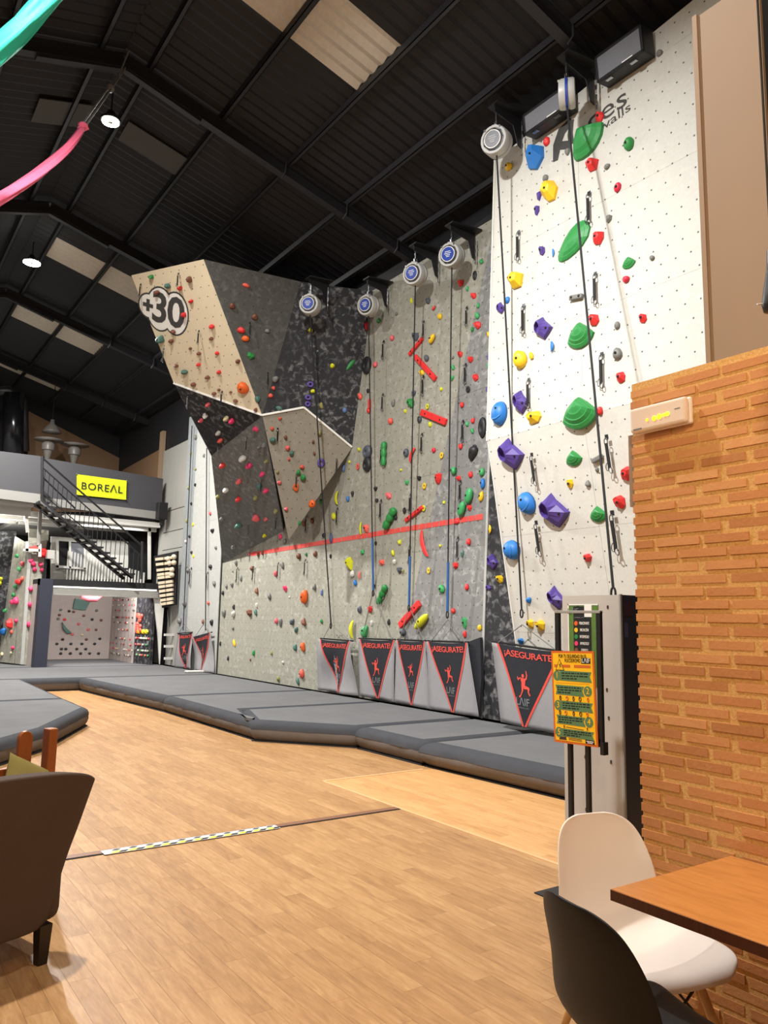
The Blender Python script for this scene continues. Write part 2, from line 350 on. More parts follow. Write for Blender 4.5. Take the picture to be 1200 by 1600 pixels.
# shell walls
sdup(MB().box((HALL_R, 2.3, 0), (HALL_R+.15, HALL_B, 7.95)).build('wall_right', G('black_paint')))
sdup(MB().box((HALL_L-.15, HALL_F, 0), (HALL_L, HALL_B, 7.95)).build('wall_left', simple('wall_left_paint', (120, 112, 104), .8)))
sdup(MB().prism([(HALL_L-.15, 0), (HALL_R+.15, 0), (HALL_R+.15, 7.9), (RIDGE, 9.4), (HALL_L-.15, 7.9)], HALL_F-.15, HALL_F, T=lambda x, y, z: (x, z, y)).build('wall_back', simple('wall_back_paint', (150, 120, 94), .8)))
sdup(MB().prism([(HALL_L-.15, 0), (HALL_R+.15, 0), (HALL_R+.15, 7.9), (RIDGE, 9.4), (HALL_L-.15, 7.9)], HALL_B, HALL_B+.15, T=lambda x, y, z: (x, z, y)).build('wall_front', G('black_paint')))
# tan faces of the gable above the balcony
b = MB(); q = [Yp(x, y, 26.9) for x, y in ((44, 642), (187, 716), (187, 800), (36, 800))]; b.add([*q, *[p+np.array([0, .08, 0]) for p in q]], [(0, 1, 2, 3), (7, 6, 5, 4), (0, 4, 5, 1), (1, 5, 6, 2), (2, 6, 7, 3), (3, 7, 4, 0)])
sdup(b.build('trim_4', G('tan_dark')))
b = MB(); q = [Xp(x, y, 7.40) for x, y in ((191, 735), (250, 702), (250, 790), (191, 790))]; b.add([*q, *[p+np.array([.05, 0, 0]) for p in q]], [(0, 1, 2, 3), (7, 6, 5, 4), (0, 4, 5, 1), (1, 5, 6, 2), (2, 6, 7, 3), (3, 7, 4, 0)])
sdup(b.build('trim_5', G('tan_dark')))
# roof: two corrugated slopes with skylight sheets
ceil = tag(empty('ceiling'), kind='structure')
SKY = [(6.95, 7.95, 'skylight'), (15.86, 16.85, 'skylight'), (20.0, 20.98, 'skylight'), (24.35, 25.2, 'skylight')]
PURX = [2.79, 3.87, 4.98, 6.05, 7.12]
def corr(x0, x1, y0, y1, side, n, amp=.022, dz=0.0):
    b = MB(); m = max(2, int((y1-y0)/n)*2); vs = []
    for i in range(m+1):
        y = y0+(y1-y0)*i/m; a = amp*(1 if i % 2 else -1)
        for x in (x0, x1): vs.append((x, y, roofz(x, .33)+a+dz))
    k = len(vs); vs += [(x, y, z+.012) for x, y, z in vs]
    fs = [(2*i, 2*i+1, 2*i+3, 2*i+2) for i in range(m)] + [(k+2*i, k+2*i+2, k+2*i+3, k+2*i+1) for i in range(m)]
    return b.add(vs, fs)
ys = [HALL_F-.2] + [v for s in SKY for v in s[:2]] + [HALL_B+.2]
for i in range(0, len(ys), 2):
    corr(RIDGE, HALL_R+.25, ys[i], ys[i+1], 1, .19).build('roof_sheet', G('roof_sheet'), ceil, fix=False)
for y0, y1, m in SKY:
    corr(RIDGE, 2.84, y0, y1, 1, .19).build('roof_sheet', G('roof_sheet'), ceil, fix=False)
    corr(4.96, HALL_R+.25, y0, y1, 1, .19).build('roof_sheet', G('roof_sheet'), ceil, fix=False)
    for a, c in ((2.84, 3.87), (3.87, 4.96)):
        corr(a, c, y0, y1, 1, .17).build('skylight_sheet', G(m), ceil, fix=False)
corr(HALL_L-.25, RIDGE, HALL_F-.2, HALL_B+.2, -1, .19).build('roof_sheet', G('roof_sheet'), ceil, fix=False)
for (x0, x1, y0, y1) in ((2.9, 3.85, 11.2, 11.75), (1.66, 2.4, 11.3, 11.95)):
    b = MB(); b.add([(x, y, roofz(x, .26)+d) for d in (0, .015) for x, y in ((x0, y0), (x1, y0), (x1, y1), (x0, y1))], [(0, 3, 2, 1), (4, 5, 6, 7), (0, 1, 5, 4), (1, 2, 6, 5), (2, 3, 7, 6), (3, 0, 4, 7)])
    b.build('ceiling_panel', G('skylight_cloth'), ceil)
for sgn in (1, -1):
    for i, px in enumerate(PURX):
        x = RIDGE + sgn*(px-RIDGE); z = roofz(x, .2)
        if x < HALL_L: continue
        b = MB().box((x-.03, HALL_F, z), (x-.022, HALL_B, z+.11)).box((x-.03, HALL_F, z), (x+.035, HALL_B, z+.012)).box((x+.026, HALL_F, z-.0), (x+.034, HALL_B, z+.03))
        b.build('purlin', G('purlin_grey' if i > 1 else 'beam_black'), ceil)
for y in (.6, 5.25, 9.9, 14.55, 19.2, 23.85):
    b = MB()
    for sgn in (1, -1):
        xe = HALL_R if sgn > 0 else HALL_L
        p, q = (RIDGE, y, roofz(RIDGE)+.11), (xe, y, roofz(xe)+.11)
        for dz, w, h in ((-.105, .13, .014), (.08, .13, .014), (-.01, .02, .18)):
            b.obox((p[0], y, p[2]+dz), (q[0], y, q[2]+dz), w, h)
        b.obox((RIDGE, y, roofz(RIDGE)+.02), (RIDGE+sgn*1.1, y, roofz(RIDGE+1.1)+.0), .1, .1)
    b.build('roof_beam', G('beam_black'), ceil)
    for x in (4.9, 6.0, 7.0):
        MB().tube([(x, y-.08, roofz(x)+.2), (x-.02, y-.1, roofz(x)+.02), (x-.06, y-.06, roofz(x)-.07)], .012, 5).build('cable_tie', G('purlin_grey'), ceil)
# ---- brick nook beside the table
BX = 2.7
brk = sdup(MB().box((BX, .3, 0), (BX+.24, 2.035, 2.575)).build('wall_near', G('mortar')))
bl, bh, pc = .19, .0305, .0499
bms = [MB().box((-.005, -L/2, -bh/2), (.02, L/2, bh/2)).mesh('brick', G('brick')) for L in (.19, .198, .178, .09)]
nb = 0
for r in range(52):
    z = .02+r*pc+bh/2
    if z > 2.57: break
    y = 2.04 - ((0, .095)[r % 2] if r % 2 else 0)
    if r % 2:
        inst('brick', bms[3], brk, Matrix.Translation((BX-random.uniform(-.004, .003), 2.04-.045, z))); nb += 1; y = 2.04-.09-.02
    while y > 1.12:
        k = random.randrange(3); L = (.19, .198, .178)[k]
        if nb < 298: inst('brick', bms[k], brk, Matrix.Translation((BX-random.uniform(-.004, .002), y-L/2, z+random.uniform(-.002, .002)))); nb += 1
        y -= .212
b = MB()
for r in range(52):
    z = .02+r*pc+bh/2; y = 1.1-(r % 2)*.1
    while y > .35: b.box((BX-.004, y-.19, z-bh/2), (BX+.02, y, z+bh/2)); y -= .212
tag(b.build('bricks', G('brick'), brk), kind='stuff')
sdup(MB().box((2.9, 1.8, 2.0), (3.1, 2.02, 2.4)).build('trim_6', G('tan_paint')))
TX = 3.2; ty = [Xp(*p, TX)[1] for p in ((1090, 30), (1193, 120))]; tz = Xp(1100, 19, TX)[2]
w = sdup(MB().box((TX, ty[1], 0), (TX+.12, ty[0], tz)).build('wall_upper', G('tan_paint')))
e0 = Xp(1083, 30, TX)[1]
MB().box((TX-.01, ty[0], 0), (TX+.13, e0, tz+.01)).build('edge_board', G('tan_paint'), w)
sdup(MB().box((TX+.02, .2, 2.3), (TX+.2, ty[1], tz+.6)).build('wall_side', G('deep_black')))
# ================================================================ CLIMBING WALLS
FAC = []
def facet(key, where, px, plane=None, pts=None, mat=None, useam=(), vseam=(), label='', name='climbing_wall', parent=None, org=None, hide=None, edge=None):
    if pts is None: pts = [Xp(x, y, plane) for x, y in px] if not callable(plane) else [plane(x, y) for x, y in px]
    pts = [np.array(p, float) for p in pts]
    n = np.cross(pts[1]-pts[0], pts[2]-pts[0]); n /= np.linalg.norm(n)
    ctr = sum(pts)/len(pts)
    if n@(CAM-ctr) < 0: n = -n
    o = np.array(org) if org is not None else pts[0]
    Mx = frame(o, n); Mi = Mx.inverted()
    loc = [Mi @ Vector(p) for p in pts]; poly = [(v.x, v.y) for v in loc]
    root = empty(name, mw=Mx, label=label, cat='climbing wall')
    bk = poly
    MB().prism(bk, -.06, -.0185).build('backing', G('black_paint'), root)
    us = sorted(useam); vs = sorted(vseam); xs = [-1e3]+us+[1e3]; ysl = [-1e3]+vs+[1e3]
    for i in range(len(xs)-1):
        for j in range(len(ysl)-1):
            q = clip(clip(clip(clip(poly, 1, 0, xs[i+1]), -1, 0, -xs[i]), 0, 1, ysl[j+1]), 0, -1, -ysl[j])
            if len(q) < 3: continue
            ar = abs(sum(q[k][0]*q[(k+1) % len(q)][1]-q[(k+1) % len(q)][0]*q[k][1] for k in range(len(q))))/2
            if ar < .01: continue
            c = (sum(p[0] for p in q)/len(q), sum(p[1] for p in q)/len(q))
            s = 1-.0025/max(.1, math.sqrt(ar)); q = [(c[0]+(p[0]-c[0])*s, c[1]+(p[1]-c[1])*s) for p in q]
            MB().prism(q, -.018, 0).build('panel', G(mat), root)
    pp = px if px is not None else [proj(p) for p in pts]
    F = dict(key=key, where=where, px=pp, n=n, c=n@pts[0], root=root, M=Mx, poly=poly); FAC.append(F); return F
def inpoly(x, y, P):
    r = False
    for i in range(len(P)):
        (x0, y0), (x1, y1) = P[i], P[i-1]
        if (y0 > y) != (y1 > y) and x < (x1-x0)*(y-y0)/(y1-y0)+x0: r = not r
    return r
XW, XG, XL = 6.5, 7.3, 7.25
MATZ = .26
zt = 7.45
A, B_, E_ = [Zp(*p, zt) for p in ((205, 430), (318, 405), (470, 440))]
G_ = Xp(583, 455, XG); I_ = Xp(550, 700, XG); K_ = Xp(443, 830, XG); L_ = Xp(348, 880, XG)
def P3(a, b, c):
    n = np.cross(b-a, c-a); n /= np.linalg.norm(n); return n, n@a
n_, c_ = P3(E_, G_, I_); C_ = onpl(410, 650, n_, c_); H_ = onpl(475, 638, n_, c_)
n2, c2 = P3(A, B_, C_); D_ = onpl(272, 600, n2, c2)
n3, c3 = P3(C_, K_, L_); J_ = onpl(330, 712, n3, c3)
def grid(lo, hi, st): return [lo+st*i for i in range(int((hi-lo)/st)+1)]
facet('beige', 'beige overhang', None, pts=[A, B_, C_, D_], mat='beige_panel', useam=(.9,), vseam=(), label='beige leaning top face of the overhang, bearing a large thirty')
facet('charcoal', 'charcoal overhang face', None, pts=[B_, E_, C_], mat='charcoal_panel', label='plain charcoal triangular face at the top of the overhang')
facet('black', 'black chalked face', None, pts=[E_, G_, I_, H_, C_], mat='black_panel', useam=(.0,), label='tall black chalk-marked leaning face right of the charcoal triangle')
facet('triangle', 'black underside triangle', None, pts=[D_, C_, J_], mat='black_panel', label='black triangular underside below the beige overhang face')
facet('slate', 'slate overhang face', None, pts=[J_, C_, K_, L_], mat='slate_panel', label='dark slate leaning face below the black triangle of the overhang')
facet('taupe', 'taupe overhang face', None, pts=[C_, H_, I_, K_], mat='taupe_panel', label='taupe leaning face with white edging at the centre of the overhang')
ovr = FAC[0]['root']
b = MB()
Aw = np.array([XG, 16.9, zt])
b.add([A, D_, J_, L_, Aw, np.array([XG, E_[1], zt]), E_, B_], [(0, 4, 1), (1, 4, 2), (2, 4, 3), (0, 7, 6, 4), (6, 5, 4)])
o = b.build('back_cover', G('black_paint')); o.parent = ovr; o.matrix_parent_inverse = ovr.matrix_world.inverted()
b = MB(); off = np.array([-.012, -.012, .01])
for p, q in ((D_, C_), (C_, H_), (H_, I_)): b.obox(p+off, q+off, .035, .035)
o = b.build('white_edging', G('edge_white')); o.parent = ovr; o.matrix_parent_inverse = ovr.matrix_world.inverted()
yR = Xp(752, 1060, XG)[1]
YG = lambda y: -y
gl = [(XG, 7.78, 7.42), (XG, 9.98, 1.0), (XG, 10.25, MATZ)]
ZK = 3.82
facet('white', 'white climbing wall', None, pts=[(XW, 6.93, 7.57), (XW, 7.08, ZK), (XW, 3.3, ZK), (XW, 3.3, 7.92), (XW, 4.03, 7.84)], mat='white_panel', org=(XW, 0, 0),
      vseam=[4.98, 6.2, 7.49], useam=(-5.55,), label='tall white climbing wall with large green and purple shapes')
facet('whitelow', 'lower white wall', None, pts=[(XW, 7.08, ZK), (7.2, 7.08, MATZ), (7.2, 3.3, MATZ), (XW, 3.3, ZK)], mat='white_panel', org=(7.2, 0, MATZ),
      vseam=[1.2, 2.4], useam=(-5.55,), label='lower white climbing wall sloping back towards its foot on the mat')
facet('grey', 'grey climbing wall', None, pts=[(XG, 7.78, 7.42), (XG, 9.98, 1.0), (XG, 10.22, MATZ), (XG, yR, MATZ), (XG, 7.765, 7.42)], mat='grey_panel', org=(XG, 0, 0), vseam=[1.5, 2.62, 3.8, 4.9, 6.0], label='grey slanted climbing wall section beside the black strip')
facet('olive', 'olive climbing wall', None, pts=[(XG, 17.2, MATZ), (XG, 17.2, 7.42), (XG, 7.78, 7.42), (XG, 9.98, 1.0), (XG, 10.22, MATZ)], mat='olive_panel', org=(XG, 0, 0), vseam=[1.5, 2.62, 3.8, 4.9, 6.0], useam=[-9.7, -12.1, -14.5], label='wide olive grey climbing wall crossed by a red tape line')
# black side strip between the grey wall and the white wall
facet('strip', 'black side strip', None, pts=[(XG, yR, MATZ), (XG, 7.765, 7.42), (XG, 6.4, 7.42), (XG, 6.4, MATZ)], mat='black_panel', org=(XG, 0, 0), label='black chalky strip of wall between the grey and white walls')
wr = [f for f in FAC if f['key'] == 'white'][0]['root']
b = MB()
b.obox((XW+.05, 6.94, 7.57), (XW+.05, 7.09, ZK), .012, .14, (1, 0, 0)).obox((XW+.05, 7.09, ZK), (7.22, 7.09, MATZ), .012, .1, (1, 0, 0))
o = b.build('edge_board', G('edge_white')); o.parent = wr; o.matrix_parent_inverse = wr.matrix_world.inverted()
gr = [f for f in FAC if f['key'] == 'grey'][0]['root']
o = MB().obox((XG, yR, MATZ), (XG, 7.765, 7.42), .04, .022, (1, 0, 0)).build('edge_board', G('pale_panel')); o.parent = gr; o.matrix_parent_inverse = gr.matrix_world.inverted()
facet('farwhite', 'far white wall', None, pts=[(XL, 17.15, MATZ), (XL, 17.15, 6.9), (XL, 19.1, 6.9), (XL, 19.1, MATZ)], mat='pale_panel', org=(XL, 0, 0), vseam=[1.5, 2.7, 3.9, 5.1, 6.2], label='narrow far white wall left of the olive wall')
facet('farstrip', 'far grey strip', None, pts=[(XL-.02, 19.1, MATZ), (XL-.02, 19.1, 6.9), (XL-.02, 19.75, 6.9), (XL-.02, 19.75, MATZ)], mat='midgrey_panel', org=(XL, 0, 0), label='narrow grey strip ending the far white wall')
FK = {f['key']: f for f in FAC}
# red tape line on the olive and grey wall
p0 = Xp(392, 866, XG-.004); p1 = Xp(755, 807, XG-.004)
nseg = 46
tl = empty('tape_line', (0, 0, 0), label='broken red tape line running across the olive climbing wall', cat='tape')
for i in range(nseg):
    a = p0+(p1-p0)*(i+.04)/nseg; c = p0+(p1-p0)*(i+.93)/nseg
    MB().obox(a, c, .003, .075+.01*random.random(), (0, 0, 1)).build('tape_piece', G('tape_red'), tl)
# +30 on the beige face
Fb = FK['beige']
def locpt(F, x, y, off=0.0):
    p = onpl(x, y, F['n'], F['c']+off); return F['M'].inverted() @ Vector(p)
pc0 = locpt(Fb, 259, 486); p_r = locpt(Fb, 276, 492); rot = math.atan2(p_r.y-pc0.y, p_r.x-pc0.x)
lg = empty('logo', mw=Fb['root'].matrix_world @ Matrix.Translation(pc0) @ Matrix.Rotation(rot+.04, 4, 'Z')); lg.parent = ovr; lg.matrix_parent_inverse = ovr.matrix_world.inverted()
sz = .74
def ell(cx, cy, rx, ry, n=28): return [(cx+rx*math.cos(2*math.pi*k/n), cy+ry*math.sin(2*math.pi*k/n)) for k in range(n)]
for gr_, m, z0, nm in ((.03, 'print_charcoal', .001, 'logo_outline'), (0, 'print_white', .003, 'logo_ground')):
    b = MB()
    for i, (cx, cy, rx, ry) in enumerate(((-.12, .0, .27, .37), (.2, .0, .25, .36), (-.36, -.0, .19, .2))): b.prism(ell(cx, cy, rx+gr_, ry+gr_), z0-.001, z0+.0003*i)
    o = b.build(nm, G(m), lg)
inst('logo_digits', text_mesh('30', sz, G('print_charcoal'), 'logo_digits', .0006, .016, .92), lg, Matrix.Translation((.045, 0, .006)))
inst('logo_digits', text_mesh('+', sz*.5, G('print_charcoal'), 'logo_digits', .0006, .02), lg, Matrix.Translation((-.37, -.01, .0055)))
# lettering on the white wall
Fw = FK['white']; wl = []
def on_white(x, y): v = locpt(Fw, x, y); return v.x, v.y
for s, x, y, size, mt, sx, rt, off in (('ces', 948, 172, .34, 'print_charcoal', 1.3, .06, 0), ('ng walls', 945, 196, .15, 'print_charcoal', 1.5, .1, 0)):
    u, v = on_white(x, y); text(s, size, G(mt), wr, u, v, .003, rt, sx, 1, offset=off)
b = MB()
def wpl(pts, r): 
    q = [on_white(*p) for p in pts]; return b.tube([(u, v, .002) for u, v in q], r, 6, flat=.05)
wpl([(868, 252), (871, 225), (878, 205), (893, 188)], [.04, .07, .075, .05]); wpl([(893, 188), (891, 210), (893, 226)], .04); wpl([(871, 228), (893, 226)], .05)
b.build('lettering', G('print_charcoal'), wr)
# ================================================================ HOLDS
def surf(rings, apex=None):
    b = MB(); n = len(rings[0]); vs = [p for r in rings for p in r]; m = len(rings)
    fs = [(i*n+k, i*n+(k+1) % n, (i+1)*n+(k+1) % n, (i+1)*n+k) for i in range(m-1) for k in range(n)]
    fs += [tuple((m-1)*n+k for k in range(n)), tuple(range(n-1, -1, -1))]
    return b.add(vs, fs)
def t_blob(seed):
    r = random.Random(seed); n = 12; ph = [r.uniform(0, 6.28) for _ in range(3)]; am = [r.uniform(.02, .12) for _ in range(3)]; lip = r.uniform(-.1, .2)
    def rad(a): return .45*(1+sum(am[i]*math.sin((i+1)*a+ph[i]) for i in range(3)))
    rings = []
    for s, z in ((1, 0), (1.03, .25), (.97, .5), (.8, .78), (.5, .96), (.2, 1.0)):
        rings.append([(rad(2*math.pi*k/n)*s*math.cos(2*math.pi*k/n), rad(2*math.pi*k/n)*s*math.sin(2*math.pi*k/n)+lip*z*.4, z*(1+.12*math.sin(2*math.pi*k/n+ph[0]))) for k in range(n)])
    return surf(rings)
def t_wedge(seed):
    r = random.Random(seed+50); n = r.choice((5, 6, 6, 7)); a0 = r.uniform(0, 6.28)
    base = [(.5*math.cos(a0+2*math.pi*k/n+r.uniform(-.2, .2))*r.uniform(.88, 1.08), .5*math.sin(a0+2*math.pi*k/n)*r.uniform(.88, 1.08)) for k in range(n)]
    dx, dy = r.uniform(-.12, .12), r.uniform(.02, .22)
    rings = [[(x, y, 0) for x, y in base], [(x*.97, y*.97, .3) for x, y in base], [(x*.55+dx, y*.5+dy, .92+.16*(y > 0)) for x, y in base], [(x*.35+dx, y*.3+dy, 1.0) for x, y in base]]
    return surf(rings)
def t_shell():
    n = 22; c = (.05, .32); out = []
    P = [(-.02, .5), (.16, .33), (.34, .12), (.5, -.08), (.44, -.22), (.33, -.36), (.17, -.46), (0, -.5), (-.18, -.47), (-.34, -.38), (-.46, -.26), (-.5, -.18), (-.47, -.02), (-.4, .12), (-.28, .26), (-.15, .39)]
    rings = []
    for s, z in ((1, 0), (.98, .28), (.84, .46), (.80, .46), (.66, .70), (.61, .70), (.42, .88), (.36, .89), (.12, 1.0)):
        rings.append([(c[0]*(1-s)*.6+x*s, (c[1]*(1-s)*.6+y*s), z) for x, y in P])
    return surf(rings)
def t_leaf():
    n = 14; P = []
    for k in range(n):
        a = 2*math.pi*k/n; x = .5*math.cos(a); y = .24*math.sin(a)*(1+.25*math.cos(a)); P.append((x, y))
    rings = [[(x*s, y*s, z) for x, y in P] for s, z in ((1, 0), (.97, .3), (.8, .55), (.76, .56), (.55, .82), (.5, .83), (.2, 1.0))]
    return surf(rings)
def t_volume():
    K4 = [(-.08, .5), (.06, .3), (.22, .16), (.5, -.1), (.36, -.25), (.2, -.38), (.04, -.5), (-.2, -.33), (-.42, -.15), (-.5, -.02), (-.36, .16), (-.2, .36)]
    n = len(K4); cx, cy, r = -.2, .04, .24
    ang = [math.atan2(y-cy, x-cx) for x, y in K4]
    base = [(x, y, 0) for x, y in K4]; rim = [(cx+r*math.cos(a), cy+r*math.sin(a), .66+.18*math.cos(a)+.12*math.sin(a)) for a in ang]
    rin = [(cx+r*.86*math.cos(a), cy+r*.86*math.sin(a), z[2]) for a, z in zip(ang, rim)]
    dep = [(cx+r*.8*math.cos(a), cy+r*.8*math.sin(a), .22) for a in ang]
    mid = [(x*.9, y*.9, .26 if x < .1 else .4) for x, y in K4]
    return surf([base, mid, rim, rin, dep])
def t_ball():
    n = 18; rings = []
    for i in range(8):
        t = i/7*math.pi/2; s, z = math.cos(t), math.sin(t)
        rings.append([(.5*max(s, .06)*math.cos(2*math.pi*k/n), .5*max(s, .06)*math.sin(2*math.pi*k/n), z) for k in range(n)])
    b = surf(rings); b.cur = 0
    pts = []
    for i in range(13):
        a = -2.9+i/12*2.4; x, y = .44*math.cos(a)*.95-.02, .44*math.sin(a)*.6+.02; z = math.sqrt(max(.02, 1-(x*x+y*y)*4))
        pts.append((x, y, z*1.0))
    b.tube(pts, [.01]+[.035]*11+[.01], 6)
    return b
def t_cres():
    pts = [(.36*math.cos(a)-.12, .5*math.sin(a), .5-.2*abs(math.sin(a))) for a in [(-1.35+2.7*i/10) for i in range(11)]]
    return MB().tube([(p[0]*.9+.05, p[1]*.95, p[2]) for p in pts], [.02, .07, .12, .16, .19, .2, .19, .16, .12, .07, .02], 8)
def t_donut():
    b = MB(); n = 14; pts = [(.32*math.cos(2*math.pi*k/n), .34*math.sin(2*math.pi*k/n), .5) for k in range(n+1)]
    return b.tube(pts, .17, 8, cap=False)
def t_oval():
    n = 16; rings = []
    for s, z in ((1, 0), (1.0, .4), (.86, .8), (.6, 1.0), (.42, .98), (.34, .7), (.3, .45)):
        rings.append([(.5*s*math.cos(2*math.pi*k/n), .5*s*math.sin(2*math.pi*k/n)-(.08 if s < .5 else 0), z) for k in range(n)])
    return surf(rings)
def t_pod():
    n = 10; b = MB(); rings = []
    for i in range(9):
        t = -1+i/4; r = max(.02, math.sqrt(max(0, 1-t*t))*.5)
        rings.append([(t*.5, r*math.cos(2*math.pi*k/n)*(1.0+.0*k), .5+r*math.sin(2*math.pi*k/n)) for k in range(n)])
    return surf(rings)
def t_bottle():
    n = 10; rings = []
    for t, r in ((-.5, .2), (-.47, .34), (-.3, .46), (-.16, .36), (-.13, .3), (-.1, .38), (.04, .5), (.16, .4), (.19, .32), (.22, .4), (.36, .5), (.46, .36), (.5, .22)):
        rings.append([(t, r*math.cos(2*math.pi*k/n), .5+r*math.sin(2*math.pi*k/n)) for k in range(n)])
    return surf(rings)
TPL = {'.': [(t_blob(i), True) for i in range(7)], 'W': [(t_wedge(i), False) for i in range(6)], 'S': [(t_shell(), False)], 'L': [(t_leaf(), False)], 'V': [(t_volume(), False)], 'D': [(t_ball(), True)],
       'C': [(t_cres(), True)], 'O': [(t_donut(), True)], 'o': [(t_oval(), True)], 'P': [(t_pod(), True)], 'N': [(t_bottle(), True)]}
SHAPE = {'.': 'rounded', 'W': 'angular', 'S': 'fan-shaped', 'L': 'leaf-shaped', 'V': 'hollowed', 'D': 'dome', 'C': 'crescent', 'O': 'ring-shaped', 'o': 'oval', 'P': 'pod-shaped', 'N': 'ribbed', 'B': 'flat bar'}
DEPTH = {'.': .55, 'W': .55, 'S': .42, 'L': .3, 'V': .55, 'D': .5, 'C': .5, 'O': .45, 'o': .4, 'P': .8, 'N': .9}
COLS = dict(r='red', c='crimson', g='green', m='mint', t='teal', y='yellow', l='lime', b='blue', B='paleblue', p='purple', k='black', e='grey', s='slate', w='white', i='pink', h='hotpink', a='salmon', o='orange', n='brown', v='olive', u='cream')
WORD = {'paleblue': 'pale blue', 'hotpink': 'hot pink', 'lime': 'lime yellow', 'mint': 'mint green', 'slate': 'slate grey'}
_mc = {}
def tmesh(k, i, c):
    key = (k, i, c)
    if key not in _mc:
        b, sm = TPL[k][i]; _mc[key] = b.mesh('climbing_hold', hm(c), sm)
    return _mc[key]
bolt_me = MB().lathe([(.5, 0), (.5, .6), (.3, 1)], 8).mesh('bolt', G('print_black'))
HOLDS = []
ORDER = ['beige', 'charcoal', 'triangle', 'slate', 'taupe', 'black', 'white', 'whitelow', 'strip', 'grey', 'olive', 'farwhite', 'farstrip']
PXP = {f['key']: [tuple(proj(Vector(f['M'] @ Vector((u, v, 0))))) for u, v in f['poly']] for f in FAC}
def which(x, y, hint=None):
    if hint == 'white': return FK['white' if Xp(x, y, XW)[2] > ZK else 'whitelow']
    if hint: return FK[hint]
    for k in ORDER:
        if inpoly(x, y, PXP[k]): return FK[k]
    best = min(ORDER, key=lambda k: min((x-a)**2+(y-b)**2 for a, b in [( (PXP[k][i][0]*(1-t)+PXP[k][i-1][0]*t), (PXP[k][i][1]*(1-t)+PXP[k][i-1][1]*t)) for i in range(len(PXP[k])) for t in (0, .25, .5, .75)]))
    return FK[best]
def hold(x, y, w, h, c, k='.', rot=0.0, F=None, depth=None):
    F = which(x, y, F); c = COLS[c]
    d0 = np.linalg.norm(onpl(x, y, F['n'], F['c'])-CAM); s = d0/FPX
    wm, hm_ = w*s*1.08, h*s*1.0
    dm = (depth or DEPTH[k]*(min(wm, hm_) if k not in 'SLV' else max(wm, hm_)*.8))
    if F['key'] == 'beige' and c != 'orange': wm *= .85; hm_ *= .8; dm *= .85
    if F['key'] in ('beige', 'triangle', 'slate', 'taupe') and k == '.' and c != 'orange': dm *= 1.9
    if k in 'LPN' and rot:
        ddx, ddy = math.cos(rot)*w/2, -math.sin(rot)*w/2; pa, pb = locpt(F, x-ddx, y-ddy), locpt(F, x+ddx, y+ddy); dv = pb-pa; wm, rot = dv.length, math.atan2(dv.y, dv.x)
    if k in 'SLVoC' and F['key'] in ('white', 'whitelow', 'olive', 'grey', 'strip') and k not in 'L': wm *= 1.12
    if k == 'L': dm = .12*max(wm, hm_)
    if k in 'PN': dm = min(wm, hm_)*.9
    if k == 'D': dm = .5*wm
    P = onpl(x, y, F['n'], F['c']+dm*.38); L = F['M'].inverted() @ Vector(P)
    HOLDS.append(dict(F=F, c=c, k=k, u=L.x, v=L.y, w=wm, h=hm_, d=dm, rot=rot, y=y, area=w*h))
def bar(x0, y0, x1, y1, wpx, c='r', F=None, k='B', thick=.05):
    F = which((x0+x1)/2, (y0+y1)/2, F); a, b = locpt(F, x0, y0), locpt(F, x1, y1); d0 = np.linalg.norm(onpl(x0, y0, F['n'], F['c'])-CAM)
    HOLDS.append(dict(F=F, c=COLS[c], k=k, a=a, b=b, w=wpx*d0/FPX*1.05, d=thick, y=(y0+y1)/2, area=wpx*math.hypot(x1-x0, y1-y0)))
def table(ox, oy, sc, txt):
    for e in txt.split(';'):
        e = e.strip()
        if not e: continue
        q = e.split(','); x, y, w, h = map(float, q[:4]); c = q[4]; k = q[5] if len(q) > 5 and q[5] else '.'; rt = float(q[6]) if len(q) > 6 and q[6] else 0; F = q[7] if len(q) > 7 else None
        hold(ox+x/sc, oy+y/sc, w/sc, h/sc, c, k, rt, F)
# upper white wall
table(740, 150, 4.573, '435,435,125,155,b,W;522,325,45,60,r;900,150,55,65,r,W;795,300,215,220,g,S,.5;843,487,82,95,r,W;1105,345,72,82,g;950,505,45,38,e;1028,655,48,62,c;512,588,45,42,e;538,675,110,150,y,W,.4;465,712,35,70,p,W;450,815,40,70,p,W;965,875,42,55,e,W;885,1013,80,95,r,W;670,398,38,45,e;705,1040,355,360,g,L,.93;487,1105,48,75,p,W;560,1122,38,60,b,C;295,1312,110,130,y,W;1105,1188,86,80,g,S;1085,1310,50,52,c;238,1457,40,50,b,D;190,1512,65,90,p,V;248,505,55,55,y;1272,1157,34,40,e;1208,1588,55,75,r,W;1326,-306,40,40,e')
bar(740+700/4.573, 150+1450/4.573, 740+790/4.573, 150+1432/4.573, 7, 'e', 'white')
table(740, 480, 4.573, '487,145,128,170,p,V;547,283,62,78,b,C;755,195,185,180,g,S;858,90,75,95,r,W;1026,132,42,55,e;1028,333,65,90,e;332,375,105,130,y;410,347,35,60,y;1048,502,66,80,r,W;175,757,125,175,b,D,,white;328,675,110,180,p,V;432,785,112,95,y,W;748,752,252,225,g,S;900,742,46,58,r;252,1050,185,235,p,V;710,1080,115,110,g,S;881,1163,30,35,e;688,1262,48,70,y,W;815,1260,42,48,e;1085,1190,85,110,r,W;370,1403,130,170,b,D,.5;560,1455,205,250,p,V;885,1480,118,112,g,S;1043,1395,82,100,r,W')
bar(740+858/4.573, 480+1102/4.573, 740+930/4.573, 480+1062/4.573, 7, 'e', 'white')
